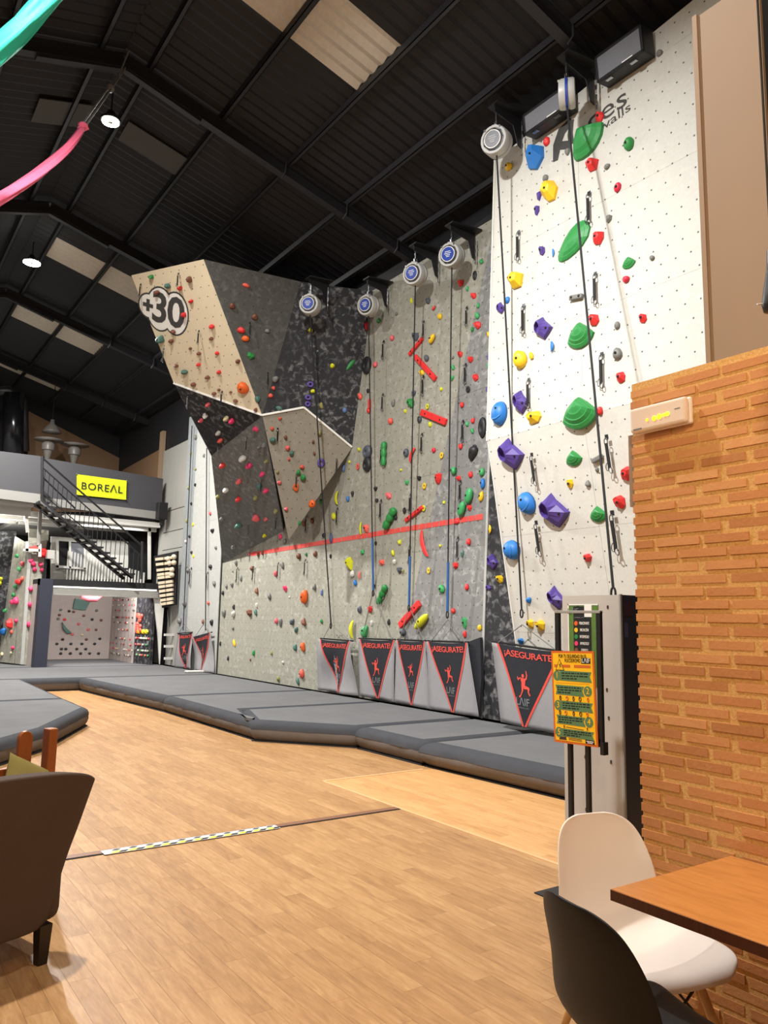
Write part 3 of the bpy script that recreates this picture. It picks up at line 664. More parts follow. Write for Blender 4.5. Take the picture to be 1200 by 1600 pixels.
table(740, 780, 4.615, '265,368,128,150,b,D,1.2,white;130,450,85,120,p,V,,strip;108,217,55,65,y,C,,strip;187,577,58,60,y,W,,strip;105,637,50,45,p,V,,strip;818,425,66,72,r,W;585,715,120,175,p,V,,white;397,730,42,45,b,,,white;405,900,62,75,y,W,,white;478,912,75,85,y,W,,white;338,1025,48,45,b,W,,white;45,930,30,45,y,,,grey')
# olive and grey walls
table(540, 360, 4.615, '978,222,32,38,m;930,325,30,68,k,o;828,378,48,50,r,W;876,422,26,36,m;923,470,40,48,r,W;955,540,28,36,m;950,615,36,50,m;953,682,50,55,r,W;912,715,25,40,g;593,510,40,44,s,W;632,550,45,45,r,C,-1.2;680,622,38,44,y;625,782,78,40,y,P,1.1;503,765,55,60,s,W;583,922,40,50,s;550,1025,38,45,y,W;473,508,22,45,l;150,690,30,60,c;238,648,42,32,g;365,603,25,28,e;333,777,35,45,i;212,965,45,40,i;150,972,75,130,k,o;103,1197,38,60,a;165,1300,40,40,r;160,1158,28,35,k;240,1015,14,16,v;343,1247,32,55,e;322,1378,48,45,a;430,1305,26,30,l;468,1245,60,75,g,W,.5;490,1175,36,44,s;690,1145,25,30,l;590,1270,36,42,l,O;530,1365,42,52,s;610,1400,30,40,l;775,915,20,22,e;772,990,28,45,m;767,1065,32,42,m;825,893,40,45,r,W;900,930,45,50,r,W;935,1062,45,55,r,W;883,1145,42,44,k,O;837,1257,36,44,r;816,1237,22,28,e;918,1370,34,38,r;877,1393,28,36,m;912,1447,28,45,m;985,1420,60,150,k,o,,grey;278,1545,36,45,g;828,1555,36,35,r;930,1560,40,30,k;35,970,95,60,g,L,.9,black;1035,750,34,46,y,,,grey;1050,285,26,44,p,,,grey;1030,917,24,44,p,,,grey;1020,1145,22,44,p,,,grey;1028,975,28,40,m,,,grey')
for a in ((467, 900, 565, 780, 25), (510, 910, 658, 1075, 34), (555, 1312, 733, 1385, 44), (503, 478, 533, 432, 22), (180, 1220, 180, 1290, 18)): bar(540+a[0]/4.615, 360+a[1]/4.615, 540+a[2]/4.615, 360+a[3]/4.615, a[4]/4.615, 'r')
for a in ((828, 650, 855, 600, 10), (796, 800, 820, 768, 8)): bar(540+a[0]/4.615, 360+a[1]/4.615, 540+a[2]/4.615, 360+a[3]/4.615, a[4]/4.615, 'k')
table(540, 680, 4.446, '92,100,26,30,l;150,115,75,95,s,o;148,202,70,105,k,o;25,185,20,24,l;22,228,16,22,v;20,300,18,20,v;85,218,36,48,a,O;268,130,165,48,g,N,1.55;420,125,45,60,s;467,140,60,115,r,C,2.6;613,105,34,36,c;667,140,36,46,y,O;383,242,24,20,l;425,328,34,36,m,W;510,300,36,38,k,W;547,353,38,45,y,O;640,300,55,85,r,W;748,247,52,62,m;783,300,36,40,r,W;868,275,36,46,r;797,77,34,42,r;882,125,70,110,k,,-.4;945,255,45,60,m,,,grey;950,335,40,80,b,,,grey;940,425,40,75,y,,,grey;860,422,115,60,m,P,1.35;810,512,110,58,m,P,1.3;860,503,36,44,r,W;683,465,22,24,l;773,600,42,40,r;300,420,42,50,i,W;208,372,30,34,k;215,453,30,30,k;48,405,26,32,k;15,443,30,40,b;310,580,155,62,g,N,1.1;348,572,28,40,k;410,522,38,42,k,O;110,645,44,95,l,C,3.14;143,648,45,60,a,W;543,508,36,44,l,O;553,745,85,215,r,C,3.5;375,740,30,36,l;117,812,32,38,m;328,820,28,45,l;250,885,44,44,a,W;338,880,30,38,w;373,937,46,50,s,W;398,945,20,30,v;208,752,24,30,k;22,890,60,105,l,W;45,962,42,50,w;103,972,40,58,a,C,3.1;67,1027,28,42,b;198,1048,20,24,k;655,768,22,22,l;852,740,38,50,r;810,825,26,50,t;762,905,42,52,r,W;577,940,32,44,y,O;668,1070,50,62,m;840,1055,34,48,r;745,1220,36,42,r;530,1295,135,58,l,P,.85;825,1305,38,85,m,W;827,1385,30,50,r;928,1338,26,42,y;255,1108,140,50,g,N,1.15;168,1210,40,55,r,W;97,1215,36,48,s;180,1305,22,40,w;300,1300,24,46,k;132,1360,60,85,m;52,1350,82,130,l,C,3.14;395,1370,50,60,s')
for a in ((425, 595, 545, 500, 26), (385, 888, 417, 832, 14), (385, 1325, 522, 1165, 46)): bar(540+a[0]/4.446, 680+a[1]/4.446, 540+a[2]/4.446, 680+a[3]/4.446, a[4]/4.446, 'r')
table(380, 640, 6, '345,85,36,30,a;270,178,36,36,a;325,195,20,40,w;275,285,55,60,t;400,258,36,40,n;415,360,44,48,i;457,412,40,55,t;430,465,26,30,a;553,538,44,40,a;657,303,28,36,n;665,410,24,36,n;730,500,70,85,p,O;715,215,38,50,v;322,585,30,35,v;338,685,45,35,i;520,590,40,55,g;560,640,52,70,g;497,725,60,80,o;405,930,40,36,i;118,188,50,60,h,W;195,330,38,45,e;148,355,45,35,e;215,490,36,36,v;55,530,60,50,h;178,607,40,44,h;150,720,40,50,t;213,765,46,44,h;113,830,36,45,v;120,1020,50,75,i;303,955,36,45,v;212,1030,28,35,i;200,1185,28,36,l;645,885,66,85,o;732,795,36,36,g;728,868,38,55,g;885,825,85,135,l,C,3.14;978,840,40,48,B;1025,790,30,48,k;850,1000,48,72,l;530,1068,32,48,g;565,1070,40,60,n;643,1045,48,62,n;757,1180,44,45,k;820,1205,40,100,B;350,1190,40,55,h;388,1237,44,48,e;943,540,36,80,B;520,1375,50,62,n;592,1360,26,38,g;672,1355,48,62,n;142,1360,30,45,n;180,1345,30,44,n;1118,1338,44,45,m;818,1375,24,45,k')
table(240, 840, 4.286, '640,112,18,22,i;552,172,26,36,e;530,228,12,14,e;657,208,34,36,n;585,272,22,44,e;815,243,30,40,i;863,188,28,56,e;690,355,30,44,n;487,325,22,32,e;525,318,24,34,e;463,372,24,30,k;880,343,36,42,h,W;775,397,30,46,e;910,397,14,16,w;1075,332,30,44,e;1127,365,20,44,B;1008,402,62,95,o;537,463,22,34,k;532,513,34,48,w;470,508,32,52,e;640,503,48,48,n,W;683,503,26,44,t;690,455,22,36,w;820,560,30,40,i;850,570,28,60,e;928,562,36,44,s;1005,563,38,55,n;1125,563,22,30,g;953,618,30,42,t;532,610,18,24,e;447,708,16,30,k;541,708,22,50,y;670,770,24,36,g;498,808,18,32,k;648,820,14,20,n;790,775,20,30,v;947,733,32,42,t;998,735,40,64,o;866,836,20,20,w;991,915,40,66,a;834,947,26,38,v;965,965,26,48,t')
# overhang
table(190, 390, 3, '138,127,26,22,g;213,172,28,32,t;272,182,24,24,r;165,202,28,24,n;315,142,26,40,n;324,244,26,20,r;291,307,24,30,r;422,362,26,26,r;240,385,26,22,n;180,420,38,40,t;232,430,26,22,n;322,464,18,14,n;362,488,22,20,n;420,418,22,20,n;446,487,22,22,r;360,540,22,20,r;455,576,24,22,r;544,525,22,28,n;254,546,24,20,n;293,576,34,30,t;402,600,26,22,n;336,634,26,24,n;432,676,24,20,n;456,658,18,14,n;532,710,26,20,n;510,668,18,12,n;568,652,56,58,o;628,750,18,20,n;583,168,34,20,a;519,265,28,28,n;625,317,30,28,n;560,378,36,30,r;580,418,36,30,o;607,497,34,34,g,W;682,382,24,22,e;640,700,30,30,t;720,608,28,34,e;712,648,20,18,a;698,685,22,22,a;738,745,34,24,t;886,378,22,20,l;885,632,32,28,p,O;897,664,24,20,l;875,693,32,26,p,O;873,724,28,26,p,O;936,730,22,32,v;988,545,22,24,l;928,862,20,26,v;1045,752,24,30,B')
table(240, 600, 3.75, '317,124,30,24,i;300,187,30,28,w;277,215,26,24,i;425,205,32,30,u;457,219,28,32,h;378,290,28,26,w;390,333,32,28,a;403,480,28,30,r;520,440,40,40,w;498,570,32,28,i;423,625,28,34,w;497,677,26,30,r;497,832,34,36,t;400,795,20,30,e;377,662,20,24,v;467,952,22,26,e;577,935,24,24,e')
# the far white wall (the bigger ones)
table(230, 640, 6.154, '455,265,40,50,e;410,425,28,40,v;545,440,28,36,e;455,575,50,22,v;460,725,28,34,k;390,752,34,44,v;605,1000,32,34,i;415,905,28,30,k;370,1070,28,40,v;625,1165,60,40,k;398,1220,40,26,k;362,1270,28,34,w;660,1330,34,32,e;425,1370,34,30,k;605,1510,56,34,k;380,1540,40,50,e;440,1105,22,36,l;445,1410,20,40,l')
table(240, 840, 4.286, '218,212,30,36,e;378,195,42,30,k;405,310,28,42,e;200,447,42,34,e;168,560,36,40,e;388,570,28,42,k;330,563,22,32,n;365,438,30,24,a;400,865,18,28,k')
def ordinal(n):
    w = ['', 'first', 'second', 'third', 'fourth', 'fifth', 'sixth', 'seventh', 'eighth', 'ninth', 'tenth', 'eleventh', 'twelfth']
    if n < len(w): return w[n]
    return '%d%s' % (n, {1: 'st', 2: 'nd', 3: 'rd'}.get(n % 10, 'th') if n % 100 not in (11, 12, 13) else 'th')
HOLDS.sort(key=lambda q: -q['area'])
NIND = 262
SMALL = HOLDS[NIND:]; HOLDS = HOLDS[:NIND]
grp = {}
for q in HOLDS: grp.setdefault((q['F']['key'], q['c']), []).append(q)
for (fk, c), L in grp.items():
    L.sort(key=lambda q: q['y']); cw = WORD.get(c, c)
    for i, q in enumerate(L):
        sz = 'small' if q['area'] < 180 else 'large' if q['area'] > 900 else 'medium'
        cnt = 'only %s one on' % cw if len(L) == 1 else '%s %s one down' % (ordinal(i+1), cw)
        q['label'] = '%s %s %s climbing hold, %s the %s' % (sz, '' if True else cw, SHAPE[q['k']], cnt, q['F']['where'])
        q['label'] = ' '.join(q['label'].split())
sb, smats = MB(), []
for q in SMALL:
    if q['k'] == 'B': continue
    m = hm(q['c'])
    if m not in smats: smats.append(m)
    tb_, _ = TPL[q['k']][0 if q['k'] not in '.W' else int(q['area']) % len(TPL[q['k']])]
    Mt = q['F']['M'] @ Matrix.Translation((q['u'], q['v'], .0005)) @ Matrix.Rotation(q['rot'], 4, 'Z') @ Matrix.Diagonal((q['w'], q['h'], q['d'], 1))
    sb.add([Mt @ Vector(v) for v in tb_.v], tb_.f, smats.index(m))
tag(sb.build('small_climbing_holds', smats), 'the many smallest climbing holds scattered over all the walls', 'climbing holds', kind='stuff')
for i, q in enumerate(HOLDS):
    F = q['F']; r = random.Random(i*7+1); big = q['area'] > 130
    if q['k'] == 'B':
        a, b = q['a'], q['b']; d = (b-a); L = d.length; ang = math.atan2(d.y, d.x)
        w = q['w']
        mb = MB(); mb.box((-L/2, -w/2, 0), (L/2, w/2, q['d']))
        o = mb.build('climbing_hold', hm(q['c']), bevel=.012, seg=2)
        o.matrix_world = F['M'] @ Matrix.Translation(((a.x+b.x)/2, (a.y+b.y)/2, .0)) @ Matrix.Rotation(ang, 4, 'Z')
        if big:
            for s in (-.3, .3): inst('bolt', bolt_me, o, Matrix.Translation((s*L, 0, q['d'])) @ Matrix.Diagonal((.03, .03, .01, 1)))
    else:
        k = r.randrange(len(TPL[q['k']])); o = inst('climbing_hold', tmesh(q['k'], k, q['c']))
        rt = q['rot'] if q['k'] not in '.W' or q['rot'] else r.uniform(-.5, .5)
        w, h = q['w'], q['h']
        o.matrix_world = F['M'] @ Matrix.Translation((q['u'], q['v'], 0.0005)) @ Matrix.Rotation(rt, 4, 'Z') @ Matrix.Diagonal((w, h, q['d'], 1))
        if big and q['k'] in '.WVPD':
            zz = {'.': 1.0, 'W': 1.0, 'V': .42, 'P': .98, 'D': .93}[q['k']]; pos = {'V': (.28, -.1), 'D': (.1, .16)}.get(q['k'], (0, .04))
            if q['k'] == 'V': zz = .52
            s = .03
            inst('bolt', bolt_me, o, Matrix.Translation((*pos, zz-.03)) @ Matrix.Diagonal((s/w, s/h, .012/q['d']+.03, 1)))
    tag(o, q['label'], 'climbing hold', 'climbing holds on the ' + F['where'])
# ================================================================ THINGS ON AND BEFORE THE WALLS
# ---- quickdraws
qd_s = MB().box((-.02, -.17, -.008), (.02, .15, .008)).mesh('sling', G('rope_black'))
def loop(h, w, n=12):
    pts = [(w*math.cos(2*math.pi*k/n), h*math.sin(2*math.pi*k/n), 0) for k in range(n+1)]
    return MB().tube(pts, .006, 5, cap=False).mesh('carabiner', G('steel_dark'), True)
qd_c = loop(.05, .026); qd_h = MB().box((-.025, -.03, -.004), (.025, .03, .004)).mesh('hanger', G('steel_dark'))
QD = {}
def quick(x0, y0, x1, y1, F=None, tilt=0):
    F = which(x0, y0, F); a = Vector(onpl(x0, y0, F['n'], F['c']+.05))
    L = abs(y1-y0)*np.linalg.norm(np.array(a)-CAM)/FPX; s = max(.25, L)/.46
    o = empty('quickdraw', mw=Matrix.Translation(a + Vector((0, 0, -.23*s))) @ frame((0, 0, 0), F['n'] if abs(F['n'][2]) < .2 else (F['n'][0], F['n'][1], 0)) @ Matrix.Scale(s, 4))
    inst('sling', qd_s, o); inst('carabiner', qd_c, o, Matrix.Translation((0, .165, 0))); inst('carabiner', qd_c, o, Matrix.Translation((.005, -.19, 0)) @ Matrix.Rotation(.3, 4, 'Z'))
    inst('carabiner', qd_c, o, Matrix.Translation((-.03, -.15, 0)) @ Matrix.Rotation(-.2, 4, 'Z')); inst('hanger', qd_h, o, Matrix.Translation((0, .23, -.03)))
    QD.setdefault(F['key'], []).append((y0, x0, o, F['where']))
for q in ((918, 301, 921, 348), (808, 362, 810, 407), (816, 477, 817, 522), (928, 427, 932, 474), (938, 553, 942, 605), (824, 593, 827, 638), (832, 711, 834, 758), (949, 683, 952, 737), (958, 802, 965, 864), (839, 817, 841, 868),
          (598, 533, 598, 562), (597, 616, 597, 643), (661, 502, 661, 528), (660, 588, 660, 620), (658, 678, 659, 709), (728, 480, 729, 510), (726, 569, 725, 601), (722, 658, 722, 692), (718, 752, 717, 784), (714, 840, 713, 875), (594, 782, 594, 812), (640, 773, 640, 803), (639, 853, 639, 884), (595, 698, 595, 726),
          (391, 504, 390, 524), (419, 582, 419, 604), (278, 427, 276, 448), (219, 444, 215, 460), (255, 545, 254, 562), (310, 517, 309, 538), (346, 612, 346, 636), (293, 618, 292, 630), (434, 670, 434, 688), (496, 549, 496, 574), (434, 670, 434, 690), (526, 718, 525, 736), (463, 742, 463, 760), (478, 807, 478, 833), (526, 794, 525, 820), (385, 685, 386, 700), (408, 751, 408, 763), (431, 810, 431, 828), (388, 821, 387, 838),
          (370, 888, 370, 911), (395, 886, 395, 908), (434, 880, 434, 903), (476, 875, 476, 900), (341, 690, 341, 706), (323, 895, 323, 918), (297, 888, 297, 915)): quick(*q)
for k, L in QD.items():
    L.sort(key=lambda t: t[:2])
    for i, (y, x, o, wh) in enumerate(L):
        tag(o, 'dark quickdraw sling with steel clips, %s one down the %s' % (ordinal(i+1), wh) if len(L) > 1 else 'dark quickdraw sling with steel clips, only one on the %s' % wh, 'quickdraw', 'quickdraws hanging on the ' + wh)
# ---- auto belays
def belay(px, py, X, axis, r, disc, end, label, thick=.2, rope='rope_black', blue=None, top=.3, wallx=None):
    c = Xp(px, py, X); a = Vector(axis).normalized()
    o = empty('auto_belay', mw=frame(c, a), label=label, cat='belay device', group='auto belays along the wall tops')
    b = MB().lathe([(.6*r, -thick/2), (.93*r, -thick/2), (r, -thick/2+.02), (r, -.03), (.95*r, -.025), (.95*r, -.01), (r, -.005), (r, thick/2-.03), (.93*r, thick/2), (.78*r, thick/2), (.76*r, thick/2-.015)], 28)
    b.build('drum', G('drum_grey'), o, auto=True)
    fp = MB().lathe([(.76*r, thick/2-.02), (.76*r, thick/2-.006), (.7*r, thick/2-.004)], 9).build('front_plate', G('black_steel'), o)
    MB().lathe([(.62*r, 0), (.62*r, .008), (.6*r, .01)], 24, M=Matrix.Translation((-.06*r, .04*r, thick/2-.006))).build('rim', G('print_white'), fp)
    MB().lathe([(.56*r, 0), (.56*r, .003)], 24, M=Matrix.Translation((-.06*r, .04*r, thick/2+.004))).build('label_disc', G(disc), fp)
    for dy, w in ((.2, .5), (.06, .62), (-.08, .4), (-.2, .3)): MB().box((-.06*r-w*r*.5, .04*r+dy*r-.012*r*2, thick/2+.007), (-.06*r+w*r*.5, .04*r+dy*r+.02*r, thick/2+.0085)).build('print_line', G('print_white' if disc == 'label_blue' else 'drum_grey'), fp)
    for k in (-1, 1): MB().lathe([(.014, -.01), (.014, .012)], 6, M=Matrix.Translation((k*.55*r, .72*r, thick/2))).build('bolt', G('chrome'), o)
    MB().box((-.035, r*.9, -.05), (.035, r*1.12, .05)).build('lug', G('drum_grey'), o, bevel=.01)
    W = o.matrix_world.inverted()
    def loc(p): return W @ Vector(p)
    cz = Vector(c)
    MB().tube([loc(cz+Vector((0, 0, r))), loc(cz+Vector((0, 0, r+top*.55))), loc(cz+Vector((0, 0, r+top)))], [.014, .02, .012], 6).build('shackle', G('chrome'), o)
    ring = [loc(cz+Vector((.03*math.cos(t), 0, r+.06+.045*math.sin(t)))) for t in [2*math.pi*k/12 for k in range(13)]]
    MB().tube(ring, .009, 5, cap=False).build('carabiner', G('chrome'), o)
    wx = wallx; z0 = c[2]+r+top
    br = MB()
    dy = .12
    pts = [(c[0]-.05, z0-.02), (wx, z0-.02), (wx, z0-.42), (wx-.06, z0-.4), (wx-.14, z0-.16), (c[0]-.05, z0-.1)]
    br.prism(pts, -.006, .006, T=lambda x, y, z: loc((x, c[1]-.02+z, y)))
    br.prism([(c[0]-.08, -.09), (wx, -.16), (wx, .16), (c[0]-.08, .09)], z0-.02, z0, T=lambda x, y, z: loc((x, c[1]-.02+y, z)))
    br.build('bracket', G('black_steel'), o)
    chain = [loc((wx-.06, c[1]-.1, z0-.12-.06*k)) for k in range(8)]
    for k in range(7): MB().obox(chain[k], chain[k+1], .02 if k % 2 else .008, .008 if k % 2 else .02, (0, 1, 0)).build('chain_link', G('chrome'), o)
    e = np.array(end); p0 = np.array([c[0], c[1], c[2]-r*.95])
    if blue:
        m = p0+(e-p0)*blue; MB().tube([loc(p0), loc(m)], .011, 5).build('webbing', G(rope), o); MB().tube([loc(m), loc(e)], .02, 5).build('webbing', G('rope_blue'), o)
    else: MB().tube([loc(p0), loc(e)], .012, 5).build('webbing', G(rope), o)
    cl = [loc(e+np.array([0, .022*math.cos(t), -.05+.05*math.sin(t)])) for t in [2*math.pi*k/12 for k in range(13)]]
    MB().tube(cl, .01, 5, cap=False).build('carabiner', G('rope_black'), o)
    return o
ax = (-.92, -.36, -.16)
belay(485, 477, 6.02, (-.75, -.66, -.1), .175, 'label_blue', Xp(517, 973, 6.95), 'grey auto belay drum with blue disc on the black leaning face', wallx=6.36)
belay(576, 478, 6.9, ax, .18, 'label_blue', Xp(583, 922, 7.12), 'grey auto belay drum with blue disc at the left edge of olive wall', blue=.82, wallx=XG-.02)
belay(649, 429, 6.85, ax, .18, 'label_blue', Xp(639, 945, 7.12), 'grey auto belay drum with blue disc under the roof beam end', blue=.85, wallx=XG-.02)
belay(706, 400, 6.85, ax, .18, 'label_blue', Xp(699, 955, 7.12), 'grey auto belay drum with blue disc nearest the white wall', blue=.86, wallx=XG-.02)
belay(776, 222, 6.08, ax, .18, 'label_silver', Xp(815, 952, 6.75), 'grey auto belay drum with silver disc at the white wall left edge', wallx=XW-.02)
o = belay(886, 147, 6.05, (-.62, .78, 0), .16, 'label_silver', Xp(958, 918, 5.2), 'grey auto belay drum seen edge-on between the two black cases', wallx=XW-.02, thick=.17)
MB().lathe([(.163, -.012), (.165, -.01), (.165, .014), (.163, .016)], 28).build('blue_band', G('label_blue'), o)
# far ropes
for i, (a, b_) in enumerate((((300, 665), (286, 985)), ((323, 700), (321, 985)))):
    p, q = Xp(*a, XL-.08), Xp(*b_, XL-.08)
    tag(MB().tube([p, q], .014, 5).build('climbing_rope', G('rope_black')), ('dark rope down the far white wall, near its grey strip', 'dark rope down the far white wall, near the olive wall')[i], 'rope')
# ---- black cases at the top of the white wall
def case(tl, tr, br, bl, label, X=6.28):
    P = [Xp(*p, X) for p in (tl, tr, br, bl)]; y0 = (P[0][1]+P[3][1])/2; y1 = (P[1][1]+P[2][1])/2; z1 = (P[0][2]+P[1][2])/2; z0 = (P[2][2]+P[3][2])/2
    o = empty('equipment_case', mw=frame((X, (y0+y1)/2, (z0+z1)/2), (-1, 0, -.12)), label=label, cat='case', group='black cases above the white wall'); w, h = abs(y0-y1)/2, (z1-z0)/2
    MB().box((-w, -h, -.2), (w, h, 0)).build('body', G('black_steel'), o, bevel=.012)
    f = MB()
    for lo, hi in (((-w, h-.03, 0), (w, h, .012)), ((-w, -h, 0), (w, -h+.03, .012)), ((-w, -h, 0), (-w+.03, h, .012)), ((w-.03, -h, 0), (w, h, .012))): f.box(lo, hi)
    fr_ = f.build('frame', G('black_steel'), o, bevel=.004)
    MB().box((-w+.03, -h+.03, 0), (w-.03, h-.03, .004)).build('front_pane', G('glass_dark'), fr_)
    for s in (-.55, .5): MB().box((s*w-.04, -h-.02, -.05), (s*w+.04, -h+.0, -.01)).build('latch', G('chrome'), o)
    MB().box((.1*w, -h+.032, .005), (.55*w, -h+.045, .008)).build('print_line', G('print_white'), o)
    b = MB(); b.box((-w*.8, -.03, -.24), (-w*.6, .03, -.2)).box((w*.6, -.03, -.24), (w*.8, .03, -.2)); b.build('wall_bracket', G('black_steel'), o)
case((925, 97), (1000, 38), (1008, 74), (938, 128), 'black glass-fronted case high on the white wall, the right one of two')
case((813, 182), (884, 137), (884, 168), (824, 207), 'black glass-fronted case high on the white wall between the two drums')
# ---- banners that close the belay lines
FIG = [[(.0, .34), (.07, .42), (.16, .42), (.22, .34), (.22, .24), (.14, .19), (.05, .2), (0, .26)],
       [(-.12, .14), (.02, .18), (.26, .16), (.34, .1), (.3, -.1), (.26, -.3), (.08, -.34), (-.06, -.3), (-.04, -.1), (-.1, .02)],
       [(-.12, .14), (-.2, .1), (-.34, -.02), (-.44, .12), (-.42, .22), (-.36, .22), (-.34, .1), (-.22, .18), (-.06, .2)],
       [(.22, .14), (.36, .2), (.42, .36), (.38, .62), (.44, .64), (.52, .36), (.46, .14), (.34, .04)],
       [(.1, -.22), (.3, -.26), (.62, -.34), (.66, -.44), (.6, -.62), (.72, -.8), (.64, -.86), (.5, -.66), (.5, -.46), (.2, -.48), (.06, -.36)],
       [(-.06, -.26), (.14, -.32), (.08, -.6), (-.1, -.86), (-.24, -1.02), (-.36, -1.0), (-.36, -.94), (-.22, -.88), (-.06, -.62)]]
def banner(TL, TR, BR, BL, apex_s, X, label, cord, fold=.0, seed=0, tin=.06, txt='¡ASEGURATE!', wall='olive'):
    P = [Xp(*p, X) for p in (TL, TR, BR, BL)]; M0 = frame((X, P[0][1], P[0][2]), (-1, 0, 0)); Mi = M0.inverted()
    Q = [Mi @ Vector(p) for p in P]; r = random.Random(seed); ph = r.uniform(0, 6)
    for q in (Q[2], Q[3]): q.y = max(q.y, MATZ+.01-P[0][2])
    o = empty('belay_banner', mw=M0, label=label, cat='banner', group='warning banners hanging at the wall foot')
    def m(s, t, off=0.0):
        a = Q[0].lerp(Q[1], s); b = Q[3].lerp(Q[2], s); p = a.lerp(b, t)
        w = .012*math.sin(s*9+ph)*t + fold*math.sin(s*7+ph+t*2)*(.25+t*.75)*1.0 + fold*.6*math.sin(t*5+ph)
        p.z += w+off; p.x += fold*.5*math.sin(t*6+ph)*t; p.y -= .02*math.sin(math.pi*s)*(1-t); return p
    def patch(polys, nm, mat, off):
        b = MB()
        for po in polys:
            b.add([m(s, t, off) for s, t in po]+[m(s, t, off-.001) for s, t in po], [tuple(range(len(po)))] + [tuple(range(2*len(po)-1, len(po)-1, -1))])
        return b.build(nm, G(mat), o, fix=False)
    def strip(a0, a1, b0, b1, nm, mat, off, n=14):
        v0 = [(a0[0]+(a1[0]-a0[0])*i/n, a0[1]+(a1[1]-a0[1])*i/n) for i in range(n+1)]; v1 = [(b0[0]+(b1[0]-b0[0])*i/n, b0[1]+(b1[1]-b0[1])*i/n) for i in range(n+1)]
        b = MB()
        def sub(i):
            return [[(v0[i][0]*(1-k/8)+v1[i][0]*k/8), (v0[i][1]*(1-k/8)+v1[i][1]*k/8)] for k in range(9)]
        g = [m(*p, off) for i in range(n+1) for p in sub(i)]
        fs = [(i*9+k, i*9+k+1, i*9+k+10, i*9+k+9) for i in range(n) for k in range(8)]
        return b.add(g, fs).build(nm, G(mat), o, fix=False, smooth=True)
    cl = strip((0, 0), (0, 1), (1, 0), (1, 1), 'cloth', 'banner_grey', 0, 16)
    sd = cl.modifiers.new('thick', 'SOLIDIFY'); sd.thickness = .004; sd.offset = -1
    strip((tin, .0), (apex_s-.01, .97), (1-tin*.3, 0), (apex_s+.01, .97), 'dark_triangle', 'banner_dark', .007)
    strip((tin-.02, .0), (apex_s-.032, .99), (tin+.012, 0), (apex_s-.004, .99), 'red_edge', 'print_red', .011)
    strip((1-tin*.3-.014, .0), (apex_s+.004, .99), (1-tin*.3+.02, 0), (apex_s+.032, .99), 'red_edge', 'print_red', .011)
    me = text_mesh(txt, 1, G('print_red'), 'lettering', .0, .014, .92)
    xs = [v.co.x for v in me.vertices]; y0s = [v.co.y for v in me.vertices]; x0, x1 = min(xs), max(xs); ya, yb = min(y0s), max(y0s)
    def wrap(me, s0, s1, t0, t1, off):
        xs = [v.co.x for v in me.vertices]; yy = [v.co.y for v in me.vertices]; x0, x1, ya, yb = min(xs), max(xs), min(yy), max(yy)
        for v in me.vertices: v.co = m(s0+(s1-s0)*(v.co.x-x0)/(x1-x0), t1+(t0-t1)*(v.co.y-ya)/(yb-ya), off)
        return me
    inst('lettering', wrap(me, tin+.085, 1-tin*.3-.085, .05, .155, .013), o)
    c = apex_s*.55+.5*.45; cy = .42; ar = (Q[1]-Q[0]).length/(Q[3]-Q[0]).length
    patch([[(c+x*.16-.03, cy-y*.15*ar*1.15) for x, y in po] for po in FIG], 'climber_figure', 'print_red', .012)
    inst('lettering', wrap(text_mesh('LΛIF', 1, G('print_grey'), 'lettering', .0, .01), apex_s-.1, apex_s+.1, .63, .73, .012), o)
    inst('lettering', wrap(text_mesh('CLIMBING GYM', 1, G('print_grey'), 'lettering', .0, .0), apex_s-.085, apex_s+.085, .75, .768, .012), o)
    if cord:
        ap = Mi @ Vector(Xp(*cord, X)); b = MB(); b.tube([Q[0].lerp(Q[1], .1), ap], .006, 5).tube([Q[0].lerp(Q[1], .93), ap], .006, 5)
        b.build('cord', G('rope_grey'), o)
        MB().tube([Q[0]+Vector((0, .005, -.01)), Q[1]+Vector((0, .005, -.01))], .014, 6).build('top_bar', G('black_steel'), o)
    return o
XB = 7.17
banner((500, 998), (551, 1002), (556, 1087), (497, 1078), .52, XB, 'crumpled grey and black warning banner, leftmost of the four on the olive wall', (517, 975), .06, 1, .1)
banner((560, 998), (617, 1000), (617, 1097), (563, 1087), .5, XB, 'black and grey warning banner below the green ribbed hold', (583, 922), .008, 2)
banner((620, 1000), (665, 1002), (671, 1108), (617, 1097), .5, XB, 'narrow black and grey warning banner under the yellow pod hold', (640, 948), .008, 3)
banner((667, 1002), (731, 1004), (747, 1120), (672, 1108), .5, XB, 'black and grey warning banner beside the black strip, rightmost on grey wall', (700, 968), .008, 4)
banner((768, 1003), (880, 1019), (884, 1150), (782, 1128), .42, 6.82, 'large warning banner hanging before the white wall', (816, 976), .01, 5, .1)
banner((277, 990), (300, 988), (300, 1046), (272, 1047), .6, XL-.1, 'small far warning banner on the grey strip of the far wall', (288, 975), .03, 6, .1)
banner((302, 996), (331, 988), (331, 1053), (304, 1049), .5, XL-.08, 'folded far warning banner on the far white wall', (318, 975), .05, 7, .1)
# black padded flap beside the grey wall foot
q = [Xp(x, y, 7.22) for x, y in ((731, 1003), (750, 996), (752, 1060), (748, 1118), (742, 1100))]
b = MB(); b.add([*q, *[p+np.array([.05, 0, 0]) for p in q]], [(0, 1, 2, 3, 4), (9, 8, 7, 6, 5)]+[(i, (i+1) % 5, 5+(i+1) % 5, 5+i) for i in range(5)])
tag(b.build('folded_banner', G('banner_dark')), 'folded black cloth wedged between the rightmost banner and black strip', 'cloth')
